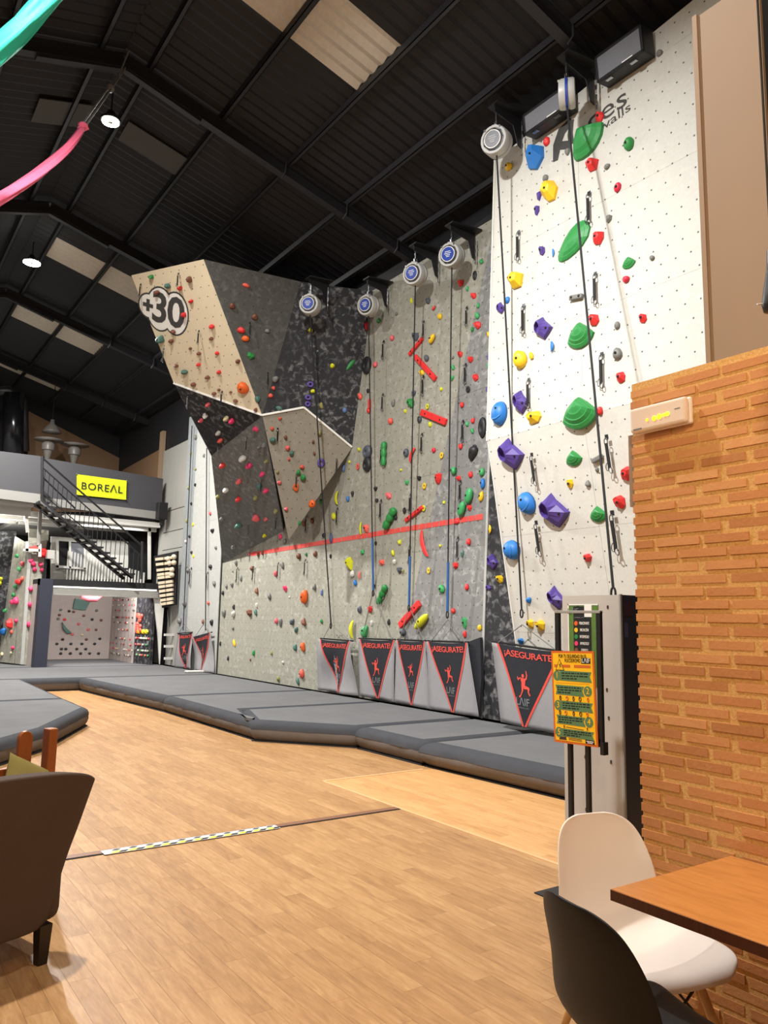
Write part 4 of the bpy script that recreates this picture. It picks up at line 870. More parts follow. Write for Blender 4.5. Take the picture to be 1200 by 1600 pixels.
# ---- crash mats
def mat_block(poly, label, top=MATZ, bulge=.0, seed=0):
    n0 = len(poly); cx, cy = sum(p[0] for p in poly)/n0, sum(p[1] for p in poly)/n0
    o = empty('crash_mat', (cx, cy, 0), label=label, cat='mat', group='grey crash mats')
    L0 = [(x-cx, y-cy) for x, y in poly]; L = []
    for i in range(n0):
        p, q = L0[i], L0[(i+1) % n0]; k = max(1, int(math.hypot(q[0]-p[0], q[1]-p[1])/.16))
        if math.hypot(q[0]-p[0], q[1]-p[1]) > 5.2 or (p[0]+cx > 7 and q[0]+cx > 7) or p[0]+cx < -1: k = 2
        L += [(p[0]+(q[0]-p[0])*t/k, p[1]+(q[1]-p[1])*t/k) for t in range(k)]
    n = len(L); r = random.Random(seed+11)
    J = [r.uniform(-1, 1) for _ in range(n)]; J2 = [r.uniform(-1, 1) for _ in range(n)]
    def ins(d, j=0.0, JJ=None):
        out = []
        for i in range(n):
            p0, p1, p2 = Vector(L[i-1]), Vector(L[i]), Vector(L[(i+1) % n]); a, b = (p1-p0).normalized(), (p2-p1).normalized(); na, nb_ = Vector((-a.y, a.x)), Vector((-b.y, b.x)); k = (na+nb_); k = k/max(.5, k.length_squared)*2
            dd = d + (j*(JJ or J)[i] if k.length < 1.1 else 0)
            out.append((p1.x+k.x*dd, p1.y+k.y*dd))
        return out
    MB().prism(ins(.03), 0, .035).build('base', G('mat_base'), o)
    MB().prism(ins(-.015), 0, .012).build('base_strip', G('mat_base'), o)
    def rings(R, nm, mt, smooth=True):
        vs = [(x, y, z) for q, z in R for x, y in q]; fs = [(k*n+i, k*n+(i+1) % n, (k+1)*n+(i+1) % n, (k+1)*n+i) for k in range(len(R)-1) for i in range(n)]
        return MB().add(vs, fs).build(nm, G(mt), o, smooth=smooth, fix=True)
    rings([(ins(.02), .02), (ins(-.002-bulge*.4, .006), top*.22), (ins(-.012-bulge, .009), top*.42), (ins(-.008-bulge, .008, J2), top*.6)], 'skirt', 'mat_skirt')
    rings([(ins(-.012-bulge, .008, J2), top*.58), (ins(-.012-bulge*.8, .007), top*.74), (ins(.004-bulge*.4, .006), top*.88), (ins(.035, .004), top*.97), (ins(.085), top)], 'edge_band', 'mat_band')
    MB().prism(ins(.08), top-.03, top+.0012).build('top_cover', G('mat_cover'), o)
    return o, L, (cx, cy)
def wrinkled(poly, label, top=MATZ):
    o, L, c = mat_block(poly, label, top); return o
MX = 7.24
mats = [
 ([(5.46, 4.6), (7.15, 4.6), (7.2, 6.78), (5.33, 6.78)], 'bulging crash mat nearest the sign stand'),
 ([(5.33, 6.86), (7.2, 6.86), (7.2, 8.1), (5.32, 8.1)], 'short crash mat below the rightmost grey wall banner'),
 ([(5.32, 8.18), (MX, 8.18), (MX, 10.4), (4.85, 10.4), (4.46, 9.24)], 'crash mat below the two middle banners with an angled front'),
 ([(4.5, 9.3), (4.85, 10.44), (MX, 10.44), (MX, 12.6), (4.5, 12.6)], 'crash mat before the crumpled banner'),
 ([(4.5, 12.64), (MX, 12.64), (MX, 16.95), (4.2, 16.95)], 'long crash mat under the overhang beside the wooden walkway'),
 ([(-2.3, 17.0), (MX, 17.0), (MX, 20.6), (-2.3, 20.6)], 'wide crash mat across the end of the wooden walkway'),
 ([(-2.3, 20.64), (MX, 20.64), (MX, 24.3), (-2.3, 24.3)], 'farthest crash mat running into the lit bouldering cave'),
 ([(3.1, 16.95), (-2.3, 16.95), (-2.3, 12.9), (3.0, 12.9)], 'crash mat left of the walkway, far half'),
 ([(3.0, 12.86), (-2.3, 12.86), (-2.3, 4.9), (-.6, 5.6), (1.45, 8.92), (2.05, 9.68), (2.99, 11.54)], 'crash mat left of the walkway with angled front behind the wooden chair')]
for i, (p, l) in enumerate(mats):
    a = sum(p[k][0]*p[(k+1) % len(p)][1]-p[(k+1) % len(p)][0]*p[k][1] for k in range(len(p)))
    if a < 0: p = p[::-1]
    o, L, c = mat_block(p, l, bulge=.05 if i == 0 else .022 if i < 4 else .008, seed=i)
tag(MB().prism([(-.3, -.1), (.3, -.12), (.32, .1), (-.28, .12)], MATZ+.003, MATZ+.05).build('white_pad', G('concrete_white'), bevel=.02), 'white folded pad on the mat below the folded far banner', 'pad').location = (7.0, 17.6, 0)
# ================================================================ NEAR THINGS
def smoothsub(o, lv=1):
    m = o.modifiers.new('sub', 'SUBSURF'); m.levels = m.render_levels = lv
# ---- cabinet and its poster
cab = empty('cabinet', (3.95, 3.1, 0), label='tall narrow cabinet with pale front and navy side behind the brick wall', cat='cabinet')
CT = 1.735
MB().box((.012, .0, 0), (.30, .475, CT)).build('body', G('navy_paint'), cab)
fpn = MB().box((0, .004, .02), (.012, .475, CT)).build('front_panel', G('cabinet_light'), cab)
MB().box((-.004, .0, 0), (.016, .012, CT+.004)).build('corner_trim', G('sheet_metal'), cab)
for y, z in ((.1, 1.66), (.34, 1.66), (.12, 1.15), (.11, .98), (.1, .72), (.3, .72), (.1, .4), (.3, .4)): MB().box((-.003, y-.006, z-.01), (0, y+.006, z+.01)).build('scratch', G('gum'), fpn)
MB().box((.03, -.003, CT-.13), (.11, .001, CT-.04)).build('sticker', simple('sticker', (60, 40, 52), .5, .5, 40), cab)
MB().box((.03, -.002, CT-.26), (.06, .001, CT-.17)).build('sticker', simple('sticker_blue', (70, 76, 110), .5, .6, 60), cab)
P = [Xp(*p, 3.94) for p in ((886, 944), (933, 941), (938, 1050))]
po = empty('poster', mw=frame((3.947, (P[0][1]+P[1][1])/2, 1.42), (-1, 0, 0)), label='green and black colour grade poster on the pale cabinet front', cat='poster')
pw = abs(P[0][1]-P[1][1])/2; ph = .26
MB().box((-pw, -ph, -.002), (pw, ph, 0)).build('sheet', G('poster_green'), po)
MB().box((-pw*.62, -ph, 0), (pw*.55, ph*.94, .001)).build('black_field', G('print_black'), po)
b = MB(); b.box((-pw, ph-.008, 0), (pw, ph, .0012)).box((-pw, -ph, 0), (-pw+.008, ph, .0012)); b.build('white_border', G('print_white'), po)
MB().box((pw*.12, ph*.68, .001), (pw*.6, ph*.97, .002)).build('white_tag', G('print_white'), po)
text('LΛIF', .05, G('print_grey'), po, -.08, ph*.82, .0016); text('CLIMBING GYM', .012, G('print_grey'), po, -.03, ph*.66, .0016)
for i, (w_, c) in enumerate((('PRINCIPIANTE', 'orange'), ('INICIACIÓN', 'yellow'), ('INTERMEDIO', 'green'), ('AVANZADO', 'hotpink'), ('EXPERTO', 'brown'))):
    z = .135-i*.043
    MB().lathe([(.015, 0), (.015, .001)], 14, M=Matrix.Translation((-pw*.45, z, .001))).build('colour_dot', hm(c), po)
    text(w_, .026, G('print_white'), po, pw*.1, z, .0016, sx=.5)
# ---- sign stand
SXP = 3.62
def ZY(px, py): p = Xp(px, py, SXP); return p[1], p[2]
st = empty('sign_stand', (SXP, ZY(905, 1300)[0], 0), label='black metal sign stand on a flat base in front of the cabinet', cat='stand')
oy = st.location.y
ya, yb = ZY(893, 1280)[0]-oy, ZY(920, 1240)[0]-oy
MB().box((-.17, yb-.18, 0), (.17, ya+.14, .008)).build('base_plate', G('black_steel'), st, bevel=.002)
for y in (ya, yb): MB().box((-.012, y-.014, .006), (.012, y+.014, .92)).build('post', G('black_steel'), st, bevel=.003)
yl, yr = ZY(872, 1000)[0]-oy, ZY(938, 1060)[0]-oy; zt_ = ZY(868, 955)[1]
for y, z0 in ((yl, .88), (yr, .86)): MB().box((-.012, y-.016, z0), (.012, y+.016, zt_)).build('frame_post', G('black_steel'), st, bevel=.003)
MB().box((-.014, yr-.016, zt_-.012), (.014, yl+.016, zt_+.004)).build('top_bar', G('sheet_metal'), st, bevel=.002)
MB().box((-.012, yr, .88), (.012, yl, .905)).build('cross_bar', G('black_steel'), st)
MB().box((-.02, yr-.03, .82), (.02, yr-.005, .89)).build('clamp', G('black_steel'), st)
Ps = [Xp(*p, SXP-.02) for p in ((859, 1018), (925, 1016), (938, 1168), (869, 1160))]
sy0, sy1 = (Ps[0][1]+Ps[3][1])/2, (Ps[1][1]+Ps[2][1])/2; sz1, sz0 = (Ps[0][2]+Ps[1][2])/2, (Ps[2][2]+Ps[3][2])/2
sg = empty('safety_sign', mw=frame((SXP-.022, (sy0+sy1)/2, (sz0+sz1)/2), (-1, 0, .0)) @ Matrix.Rotation(R_(2.0), 4, 'Z'), label='yellow safety rules board with orange border hung on the stand', cat='sign')
w, h = abs(sy0-sy1)/2, (sz1-sz0)/2
MB().box((-w, -h, -.006), (w, h, 0)).build('board', G('sign_orange'), sg)
MB().box((-w*.92, -h*.95, 0), (w*.92, h*.95, .0008)).build('yellow_field', G('sign_yellow'), sg)
def T(s, x, y, size, mt='print_black', sx=1, rot=0, **k): text(s, size, G(mt), sg, x*w, y*h, .0022, rot, sx, 1, ext=.0004, **k)
def poly(pts, nm, mt, z=.0016): MB().prism([(x*w, y*h) for x, y in pts], .0006, z).build(nm, G(mt), sg)
T('POR TU SEGURIDAD EN EL', .02, .885, .03, sx=.6); T('ROCÓDROMO', .02, .79, .03, sx=.6)
poly([(.42, .73), (.84, .73), (.84, .85), (.42, .85)], 'black_box', 'print_black'); T('LΛIF', .63, .79, .036, 'print_white', .9)
poly([(-.86, .64), (-.1, .64), (-.1, .7), (-.86, .7)], 'orange_bar', 'sign_orange'); poly([(.08, .64), (.84, .64), (.84, .7), (.08, .7)], 'orange_bar', 'sign_orange')
poly([(-.8, .57), (-.38, .57), (-.6, .83)], 'triangle_edge', 'print_black', .0018); poly([(-.76, .585), (-.42, .585), (-.6, .8)], 'triangle_field', 'sign_yellow', .0022)
b = MB()
for po_ in FIG: b.prism([((x*.11-.59)*w, (y*.075+.69)*h) for x, y in po_], .002, .0026)
b.build('climber_figure', G('print_black'), sg)
rows = [(.42, .18, 1, '1'), (.04, .17, -1, '2'), (-.30, .17, 1, '3'), (-.60, .15, -1, '4'), (-.84, .0, 1, '5')]
rows = [(.455, .115, 1, '1'), (.145, .11, -1, '2'), (-.19, .105, 1, '3'), (-.50, .1, -1, '4'), (-.775, .09, 1, '5')]
for yc, hh, sd, num in rows:
    x0, x1 = (-.62, .86) if sd > 0 else (-.84, .5)
    poly([(x0, yc-hh*.9), (x1, yc-hh*1.1), (x1-.08, yc), (x1, yc+hh*.85), (x0, yc+hh), (x0+.06, yc)], 'green_band', 'sign_green')
    nx = -.74 if sd > 0 else .66
    MB().lathe([(.030, .0006), (.030, .0018)], 16, M=Matrix.Translation((nx*w, yc*h, 0))).build('number_disc', G('sign_green'), sg)
    T(num, nx, yc, .05, 'sign_yellow')
    for k in range(3):
        y = yc+hh*.5-k*hh*.5; xa = x0+.1; xe = x1-.14-(.5 if k == 2 else 0)
        while xa < xe:
            l = random.uniform(.06, .2); l = min(l, xe-xa)
            if l < .03: break
            poly([(xa, y-.012), (xa+l, y-.012), (xa+l, y+.014), (xa, y+.014)], 'print_line', 'print_black', .002); xa += l+.035
for k in range(26): poly([(-.8+k*.06, .29), (-.775+k*.06, .29), (-.775+k*.06, .305), (-.8+k*.06, .305)], 'dot', 'sign_orange')
for y, xs in ((-.03, (-.62, -.3, .0, .3, .66)), (-.345, (-.66, -.38, -.02, .3, .6))):
    for i, x in enumerate(xs):
        pts = [((x+.05*math.cos(t)*(1 if i % 2 else .7))*w, (y+.045*math.sin(t))*h, .0018) for t in [2*math.pi*k/10 for k in range(11)]]
        MB().tube(pts, .0028, 4, cap=False).build('gear_drawing', G(('print_black', 'sign_orange', 'gum')[i % 3]), sg)
for x, r_ in ((-.5, .6), (.56, -.6)):
    b = MB()
    for po_ in FIG: b.prism([((X_*.07+x)*w, (Y_*.05-.635)*h) for X_, Y_ in po_], .0008, .002)
    b.build('climber_figure', G('print_black'), sg)
poly([(-.4, -.655), (.4, -.68), (.4, -.668), (-.4, -.643)], 'line', 'gum')
poly([(-.75, -.93), (-.4, -.93), (-.42, -.86), (-.62, -.87), (-.68, -.8)], 'shoe_drawing', 'gum')
poly([(.46, -.945), (.86, -.955), (.86, -.875), (.46, -.865)], 'black_box', 'print_black'); poly([(.5, -.905), (.82, -.91), (.82, -.895), (.5, -.89)], 'print_line', 'print_white', .002); poly([(.55, -.935), (.78, -.94), (.78, -.925), (.55, -.92)], 'print_line', 'print_white', .002)
for y in (-.885, -.915): poly([(-.3, y), (.3, y-.01), (.3, y+.002), (-.3, y+.012)], 'print_line', 'gum')
# ---- shell chairs
def shell_chair(name, loc, rz, mt, label):
    o = empty(name, loc, rz, label=label, cat='chair')
    prof = [(.235, .405), (.225, .435), (.19, .452), (.1, .445), (0, .432), (-.1, .43), (-.165, .445), (-.205, .485), (-.225, .55), (-.242, .63), (-.26, .70), (-.273, .747), (-.281, .783), (-.286, .808), (-.288, .823), (-.288, .829)]
    wid = [.15, .2, .228, .24, .243, .24, .236, .232, .226, .218, .205, .19, .17, .142, .105, .06]
    n = 13; b = MB(); vs = []
    for i, (y, z) in enumerate(prof):
        for k in range(n):
            u = -1+2*k/(n-1); a = abs(u)**2.6; back = min(1, max(0, (i-4)/5))
            vs.append((u*wid[i], y + a*.06*back*(wid[i]/.22)**2, z + a*(.035*(1-back)*min(1, (i+.5)/4)) - .012*(1-u*u)*(1-back)*min(1, i/4)))
    b.add(vs, [(i*n+k, i*n+k+1, (i+1)*n+k+1, (i+1)*n+k) for i in range(len(prof)-1) for k in range(n-1)])
    s = b.build('shell', G(mt), o, smooth=True, fix=False); sd = s.modifiers.new('thick', 'SOLIDIFY'); sd.thickness = .008; sd.offset = 0; smoothsub(s, 2)
    tops = [(.1, .12), (-.1, .12), (.1, -.13), (-.1, -.13)]; feet = [(.21, .22), (-.21, .22), (.22, -.25), (-.22, -.25)]
    for (a, c), (d, e) in zip(tops, feet): MB().tube([(a, c, .425), ((a+d)/2, (c+e)/2, .22), (d, e, 0)], [.014, .016, .011], 8).build('leg', G('chair_leg_wood'), o, smooth=True)
    def lg(i, t): (a, c), (d, e) = tops[i], feet[i]; return (a+(d-a)*t, c+(e-c)*t, .425*(1-t))
    f = MB()
    for i, j in ((0, 1), (2, 3), (0, 2), (1, 3)): f.tube([lg(i, .12), lg(j, .55)], .005, 5).tube([lg(j, .12), lg(i, .55)], .005, 5)
    for i, j in ((0, 1), (1, 3), (3, 2), (2, 0)): f.tube([lg(i, .04), lg(j, .04)], .006, 5)
    f.build('wire_braces', G('black_steel'), o); return o
shell_chair('shell_chair', (2.385, 1.81, 0), R_(180-13), 'shell_white', 'white plastic shell chair with wooden legs at the table end by the sign stand')
shell_chair('shell_chair', (1.925, 1.425, 0), R_(-90-11), 'shell_black', 'black plastic shell chair seen from behind at the table side')
# ---- table
tb = empty('table', (2.37, .9, 0), label='brown wooden table against the brick wall', cat='table')
tx0, tx1, ty0, ty1 = 2.035-2.37, 2.69-2.37, .2-.9, 1.66-.9
MB().box((tx0, ty0, .71), (tx1, ty1, .742)).build('table_top', G('table_wood'), tb, bevel=.003)
e = MB().box((tx0-.002, ty0, .708), (tx0+.004, ty1+.001, .739)).box((tx0, ty1-.004, .708), (tx1, ty1+.002, .739)); e.build('edge_strip', G('table_edge'), tb)
MB().box((-.02, -.06, .02), (.04, 0, .71)).build('column', G('black_steel'), tb); MB().box((-.25, -.28, 0), (.27, .24, .02)).build('foot_plate', G('black_steel'), tb, bevel=.004)
# ---- emergency light on the brick
P = [Xp(*p, BX-.03) for p in ((990, 641), (1080, 622), (1082, 661), (992, 683))]
el = empty('emergency_light', mw=frame((BX-.02, (P[0][1]+P[1][1])/2, (P[0][2]+P[2][2])/2), (-1, 0, 0)), label='white emergency light with glowing amber spots on the brick wall', cat='light'); w, h = abs(P[0][1]-P[1][1])/2, (P[0][2]-P[3][2]+P[1][2]-P[2][2])/4
MB().box((-w, -h, -.004), (w, h, .014)).build('back_box', G('plastic_white'), el, bevel=.008)
dif = MB().box((-w*.98, -h*.96, .016), (w*.96, h*.96, .042)).build('diffuser', simple('diffuser', (222, 205, 190), .2, .02), el, bevel=.012, seg=3)
for x, y, r_, m in ((-.35, -.18, .006, m_led), (-.1, -.18, .011, m_led), (.08, -.14, .012, m_led), (.24, -.1, .008, m_led), (.36, -.08, .009, m_ledg)):
    MB().lathe([(r_, 0), (r_*.7, .003)], 10, M=Matrix.Translation((x*w, y*h, .042))).build('lamp_spot', m, dif)
MB().box((-w*.85, -h*.8, .042), (-w*.55, -h*.68, .0428)).build('print_line', G('print_grey'), el); MB().box((w*.6, h*.1, .042), (w*.78, h*.18, .0428)).build('print_line', G('print_grey'), el)
sdup(MB().box((2.72, 2.05, 2.05), (2.78, 2.075, 2.36)).build('trim_7', G('tan_paint')))
# ---- pendant lamp at the right border
pd = empty('pendant_lamp', tuple(Xp(1209, 470, 2.2)), label='black pendant lamp cut off by the right border above the brick wall', cat='lamp')
MB().lathe([(.012, .16), (.016, .1), (.03, .02), (.034, -.01), (.03, -.03), (.012, -.036)], 14).build('shade', G('black_steel'), pd, smooth=True)
MB().lathe([(.031, -.004), (.033, -.008), (.031, -.012)], 14).build('rim', G('chrome'), pd); MB().tube([(-.03, .02, -.01), (-.042, .028, -.012)], .003, 5).build('switch', G('chrome'), pd); MB().tube([(0, 0, .15), (0, 0, 1.4)], .004, 5).build('cord', G('rope_black'), pd)
# ---- armchair seen from behind
A0 = Vector((0.955, 3.87, 0)); dx = Vector((-.93, -.30, 0)).normalized(); ang = math.atan2(-dx.y, -dx.x)
ac = empty('armchair', (A0.x, A0.y, 0), ang, label='grey brown upholstered armchair with dark feet, seen from behind', cat='armchair')
# local x runs to the chair's right edge (0) from -0.8; +y is the way it faces
prof = [(0, .155), (.012, .17), (.03, .3), (.055, .45), (.085, .6), (.11, .7), (.125, .74)]
def back_shell():
    b = MB(); n = 17; vs = []
    for s, (zf) in enumerate((.0, .1, .25, .45, .62, .74, .83, .9, .95, .98, 1.0)):
        z = .155+.675*zf; fl = .0+.135*zf**1.15
        for k in range(n):
            u = k/(n-1); x = -.82-fl*.9+ (.82+fl*1.9)*u
            e = abs(2*u-1)**6; y = -.10*zf + e*.11
            dz = -.05*e if zf > .6 else 0
            vs.append((x, y, z+dz*zf+.03*(1-(2*u-1)**2)*zf))
    m = 11
    for v in list(vs): vs.append((v[0]*.94-.02, v[1]+.15, v[2]-.012 if v[2] > .5 else v[2]))
    N = m*n; fs = [(i*n+k, i*n+k+1, (i+1)*n+k+1, (i+1)*n+k) for i in range(m-1) for k in range(n-1)]
    fs += [(N+a, N+d, N+c, N+b_) for a, b_, c, d in fs[:]]
    top = (m-1)*n
    fs += [(top+k, top+k+1, N+top+k+1, N+top+k) for k in range(n-1)] + [(k+1, k, N+k, N+k+1) for k in range(n-1)]
    fs += [(i*n, (i+1)*n, N+(i+1)*n, N+i*n) for i in range(m-1)] + [((i+1)*n+n-1, i*n+n-1, N+i*n+n-1, N+(i+1)*n+n-1) for i in range(m-1)]
    return b.add(vs, fs)
o = back_shell().build('backrest', G('armchair_fabric'), ac, smooth=True, bevel=.02); smoothsub(o, 2)
o = MB().box((-.78, .1, .16), (-.04, .72, .44)).build('seat', G('armchair_fabric'), ac, bevel=.05, seg=3, smooth=True)
for x in (-.84, -.08): MB().box((x, .06, .16), (x+.12, .68, .6)).build('arm', G('armchair_fabric'), ac, bevel=.05, seg=3, smooth=True)
for x, y in ((-.06, .05), (-.76, .05), (-.06, .62), (-.76, .62)): MB().lathe([(.03, 0), (.042, .17)], 4, M=Matrix.Translation((x, y, 0)) @ Matrix.Rotation(R_(45), 4, 'Z')).build('foot', simple('foot_dark', (22, 16, 12), .4, .1), ac)
# ---- wooden chair and cushion behind it
wp = Zp(40, 1142, .86); wc = empty('wooden_chair', (wp[0], wp[1], 0), R_(20), label='orange brown wooden chair with round-topped slats behind the armchair', cat='chair')
def roundslat(x, w, t, z0, z1):
    pts = [(x-w/2, z0), (x+w/2, z0)] + [(x+w/2*math.cos(a), z1-w/2+w/2*math.sin(a)) for a in [math.pi*k/8 for k in range(9)]]
    return MB().prism(pts, -t/2, t/2, T=lambda a, b, c: (a, c, b))
roundslat(0, .085, .03, .0, .86).build('post', G('post_wood'), wc, bevel=.004)
MB().box((.10, -.09, 0), (.158, -.02, .868)).build('post', G('post_wood'), wc, bevel=.006)
MB().box((-.5, -.02, .60), (.0, .01, .66)).build('rail', G('post_wood'), wc, bevel=.004)
roundslat(-.5, .085, .03, 0, .86).build('post', G('post_wood'), wc, bevel=.004)
MB().box((-.54, -.3, .36), (.0, -.02, .40)).build('seat', G('post_wood'), wc, bevel=.005)
for x in (-.5, -.05): MB().box((x-.02, -.3, 0), (x+.03, -.25, .38)).build('leg', G('post_wood'), wc)
cs = MB(); n = 14
vs = []
for i in range(n+1):
    for k in range(n+1):
        u, v = -1+2*i/n, -1+2*k/n; t = (1-abs(u)**3.2)*(1-abs(v)**3.2); vs.append((u*.15*(1-.06*(1-v*v)), .0+.06*max(0, t)**.5, v*.15*(1-.06*(1-u*u))))
N = len(vs); vs += [(x, -y, z) for x, y, z in vs]; m_ = n+1
fs = [(i*m_+k, i*m_+k+1, (i+1)*m_+k+1, (i+1)*m_+k) for i in range(n) for k in range(n)]; fs += [(N+d, N+c, N+b_, N+a) for a, b_, c, d in fs[:]]
cu = cs.add(vs, fs).build('cushion', G('cushion_fabric'), smooth=True)
tag(cu, 'olive green cushion leaning on the wooden chair behind the armchair', 'cushion'); cu.location = (wp[0]-.0, wp[1]-.13, .57); cu.rotation_euler = (R_(-28), R_(28), R_(20))
# ---- aerial silks under the roof
def silk(pts, rad, mt, name='cloth', par=None):
    b = MB(); n = 20; P_ = [Vector(p) for p in pts]; m = len(P_); vs = []
    for i, p in enumerate(P_):
        t = (P_[min(i+1, m-1)]-P_[max(i-1, 0)]).normalized(); s = t.cross(Vector((0, 0, 1))).normalized(); u = s.cross(t)
        for k in range(n):
            a = 2*math.pi*k/n; r = rad[i]*(1+.16*math.sin(5*a+i*.35)+.08*math.sin(9*a)); vs.append(p+s*math.cos(a)*r+u*math.sin(a)*r*.55)
    fs = [(i*n+k, i*n+(k+1) % n, (i+1)*n+(k+1) % n, (i+1)*n+k) for i in range(m-1) for k in range(n)] + [tuple(range(n))[::-1], tuple((m-1)*n+k for k in range(n))]
    return b.add(vs, fs).build(name, G(mt), par, smooth=True)
YS = 9.0
k0, k1 = Yp(130, 197, YS), Yp(196, 106, 9.85)
def bez(pxs, n=24):
    out = []
    for i in range(n+1):
        t = i/n; q = [np.array(p, float) for p in pxs]
        while len(q) > 1: q = [q[j]*(1-t)+q[j+1]*t for j in range(len(q)-1)]
        out.append(q[0])
    return out
sp = bez(((130, 198), (98, 250), (45, 285), (-60, 345)))
pk = empty('aerial_silk', tuple(k0), label='pink aerial silk knotted to ropes under the roof ridge', cat='aerial silk')
pts = [Vector(Yp(x, y, YS-1.6*i/24))-Vector(k0) for i, (x, y) in enumerate(sp)]
silk(pts, [.035+.055*(i/24)**.7 for i in range(25)], 'silk_pink', 'cloth', pk)
MB().sphere((0, 0, 0), (.06, .05, .05), 10, 6).build('knot', G('silk_pink'), pk, smooth=True); MB().tube([(-.05, 0, -.05), (.0, .05, -.03), (.05, 0, -.01), (.0, -.05, -.02), (-.05, 0, -.05)], .02, 6).build('knot_wrap', G('silk_pink'), pk)
r = Vector(k1)-Vector(k0)
for d in (-.02, .02): MB().tube([(d, 0, 0), r*.6+Vector((d, 0, .02)), r], .013, 6).build('rope', G('rope_grey'), pk)
MB().sphere(r*.62, (.05, .05, .06), 8, 5).build('rope_knot', G('rope_grey'), pk); MB().tube([r*.8, r*1.02+Vector((.02, 0, .25))], .012, 6).build('rope', G('rope_grey'), pk)
for s in (-.14, .14): MB().tube([r+Vector((0, 0, -.02)), r+Vector((s, .05, .1))], .02, 6).build('sling', G('rope_black'), pk)
tk = bez(((-60, 150), (0, 88), (40, 48), (120, -40))); c0 = Vector(Yp(20, 22, 6.0))
tq = empty('aerial_silk', tuple(c0), label='turquoise aerial silk crossing the upper left corner', cat='aerial silk')
silk([Vector(Yp(x-2, y-8, 6.0))-c0 for x, y in tk], [.125]*25, 'silk_green', 'cloth', tq)
# ---- hall lamps
for i, (x, y, z, p) in enumerate(HALL):
    if i in (1, 2):
        o = empty('high_bay_lamp', (x, y, z), label=('round white hall lamp hanging beside the pink silk rope', 'dazzling round hall lamp above the far left skylights')[i-1], cat='lamp', group='round hall lamps under the ridge')
        MB().lathe([(.135, -.03), (.14, .0), (.11, .03), (.07, .06), (.05, .12)], 24).build('housing', G('black_steel'), o, auto=True)
        MB().lathe([(.115 if i == 1 else .16, -.045), (.115 if i == 1 else .16, -.031)], 24).build('diffuser', m_lamp, o)  # far lamp's glowing disc is widened to stand in for its glare
        MB().lathe([(.03, -.05), (.03, -.044)], 10).build('sensor', G('drum_grey'), o)
        MB().tube([(0, 0, .1), (0, 0, roofz(x)-z)], .012, 6).build('hook', G('black_steel'), o)
# ================================================================ THE FAR END
FY = 20.5
def fx(px, py, y=FY): p = Yp(px, py, y); return p[0], p[2]
def slab(name, pxs, y, d, mt, parent=None, kind=None, **k):
    q = [Yp(a, b, y) for a, b in pxs]; n = len(q); b = MB()
    b.add([*q, *[p+np.array([0, d, 0]) for p in q]], [tuple(range(n)), tuple(range(2*n-1, n-1, -1))]+[(i, (i+1) % n, n+(i+1) % n, n+i) for i in range(n)])
    o = b.build(name, G(mt), parent, **k)
    if kind: tag(o, kind=kind)
    return o
# bouldering cave
cv = empty('bouldering_cave', (4.0, FY, 0), label='lit bouldering cave with a black frame at the far end of the hall', cat='climbing wall')
def cpart(o): o.parent = cv; o.matrix_parent_inverse = Matrix.Translation((-4.0, -FY, 0)); return o
bx1 = 7.12; zb0, zb1 = fx(82, 917)[1], fx(82, 905)[1]
cpart(MB().box((3.97, FY-.02, .26), (4.27, FY+.3, 2.42)).build('pillar', G('navy_paint')))
cpart(MB().box((3.97, FY, 2.26), (bx1, FY+.3, 2.42)).build('beam', G('black_paint')))
cpart(MB().box((4.27, FY+.05, 2.03), (6.95, FY+.12, 2.26)).build('fascia', G('sheet_metal')))
for x0, x1 in ((4.3, 6.9),): cpart(MB().box((x0, FY+.04, 2.22), (x1, FY+.05, 2.25)).build('light_strip', emit('strip_light', (255, 250, 240), 4)))
cpart(MB().box((3.97, FY+.1, 2.3), (bx1, 24.1, 2.42)).build('roof', G('black_paint')))
cpart(MB().box((4.1, 24.0, .26), (6.75, 24.1, 2.3)).build('back_wall', G('pink_panel')))
cpart(MB().box((6.72, 21.6, .26), (6.85, 24.0, 2.3)).build('side_wall', G('pink_panel')))
cpart(MB().box((3.97, FY+.3, .26), (4.1, 24.0, 2.3)).build('side_wall', G('pink_panel')))
q = [np.array((6.72, 21.6, .26)), np.array((6.72, 21.6, 2.2)), np.array((6.9, 20.75, 2.2)), np.array((6.9, 20.75, .26))]
b = MB(); b.add([*q, *[p+np.array([.08, .03, 0]) for p in q]], [(0, 1, 2, 3), (7, 6, 5, 4), (0, 4, 5, 1), (1, 5, 6, 2), (2, 6, 7, 3), (3, 7, 4, 0)]); cpart(b.build('side_wall', G('black_panel')))
q = [Yp(x, y, FY+.15) for x, y in ((239, 920), (250, 921), (256, 952), (253, 990), (250, 1038), (247, 990))]
b = MB(); n = len(q); b.add([*q, *[p+np.array([.02, .15, 0]) for p in q]], [tuple(range(n)), tuple(range(2*n-1, n-1, -1))]+[(i, (i+1) % n, n+(i+1) % n, n+i) for i in range(n)]); cpart(b.build('white_edge_panel', G('edge_white')))
cpart(slab('dark_recess', ((251, 945), (264, 938), (264, 1044), (251, 1042)), FY+.4, .1, 'deep_black'))
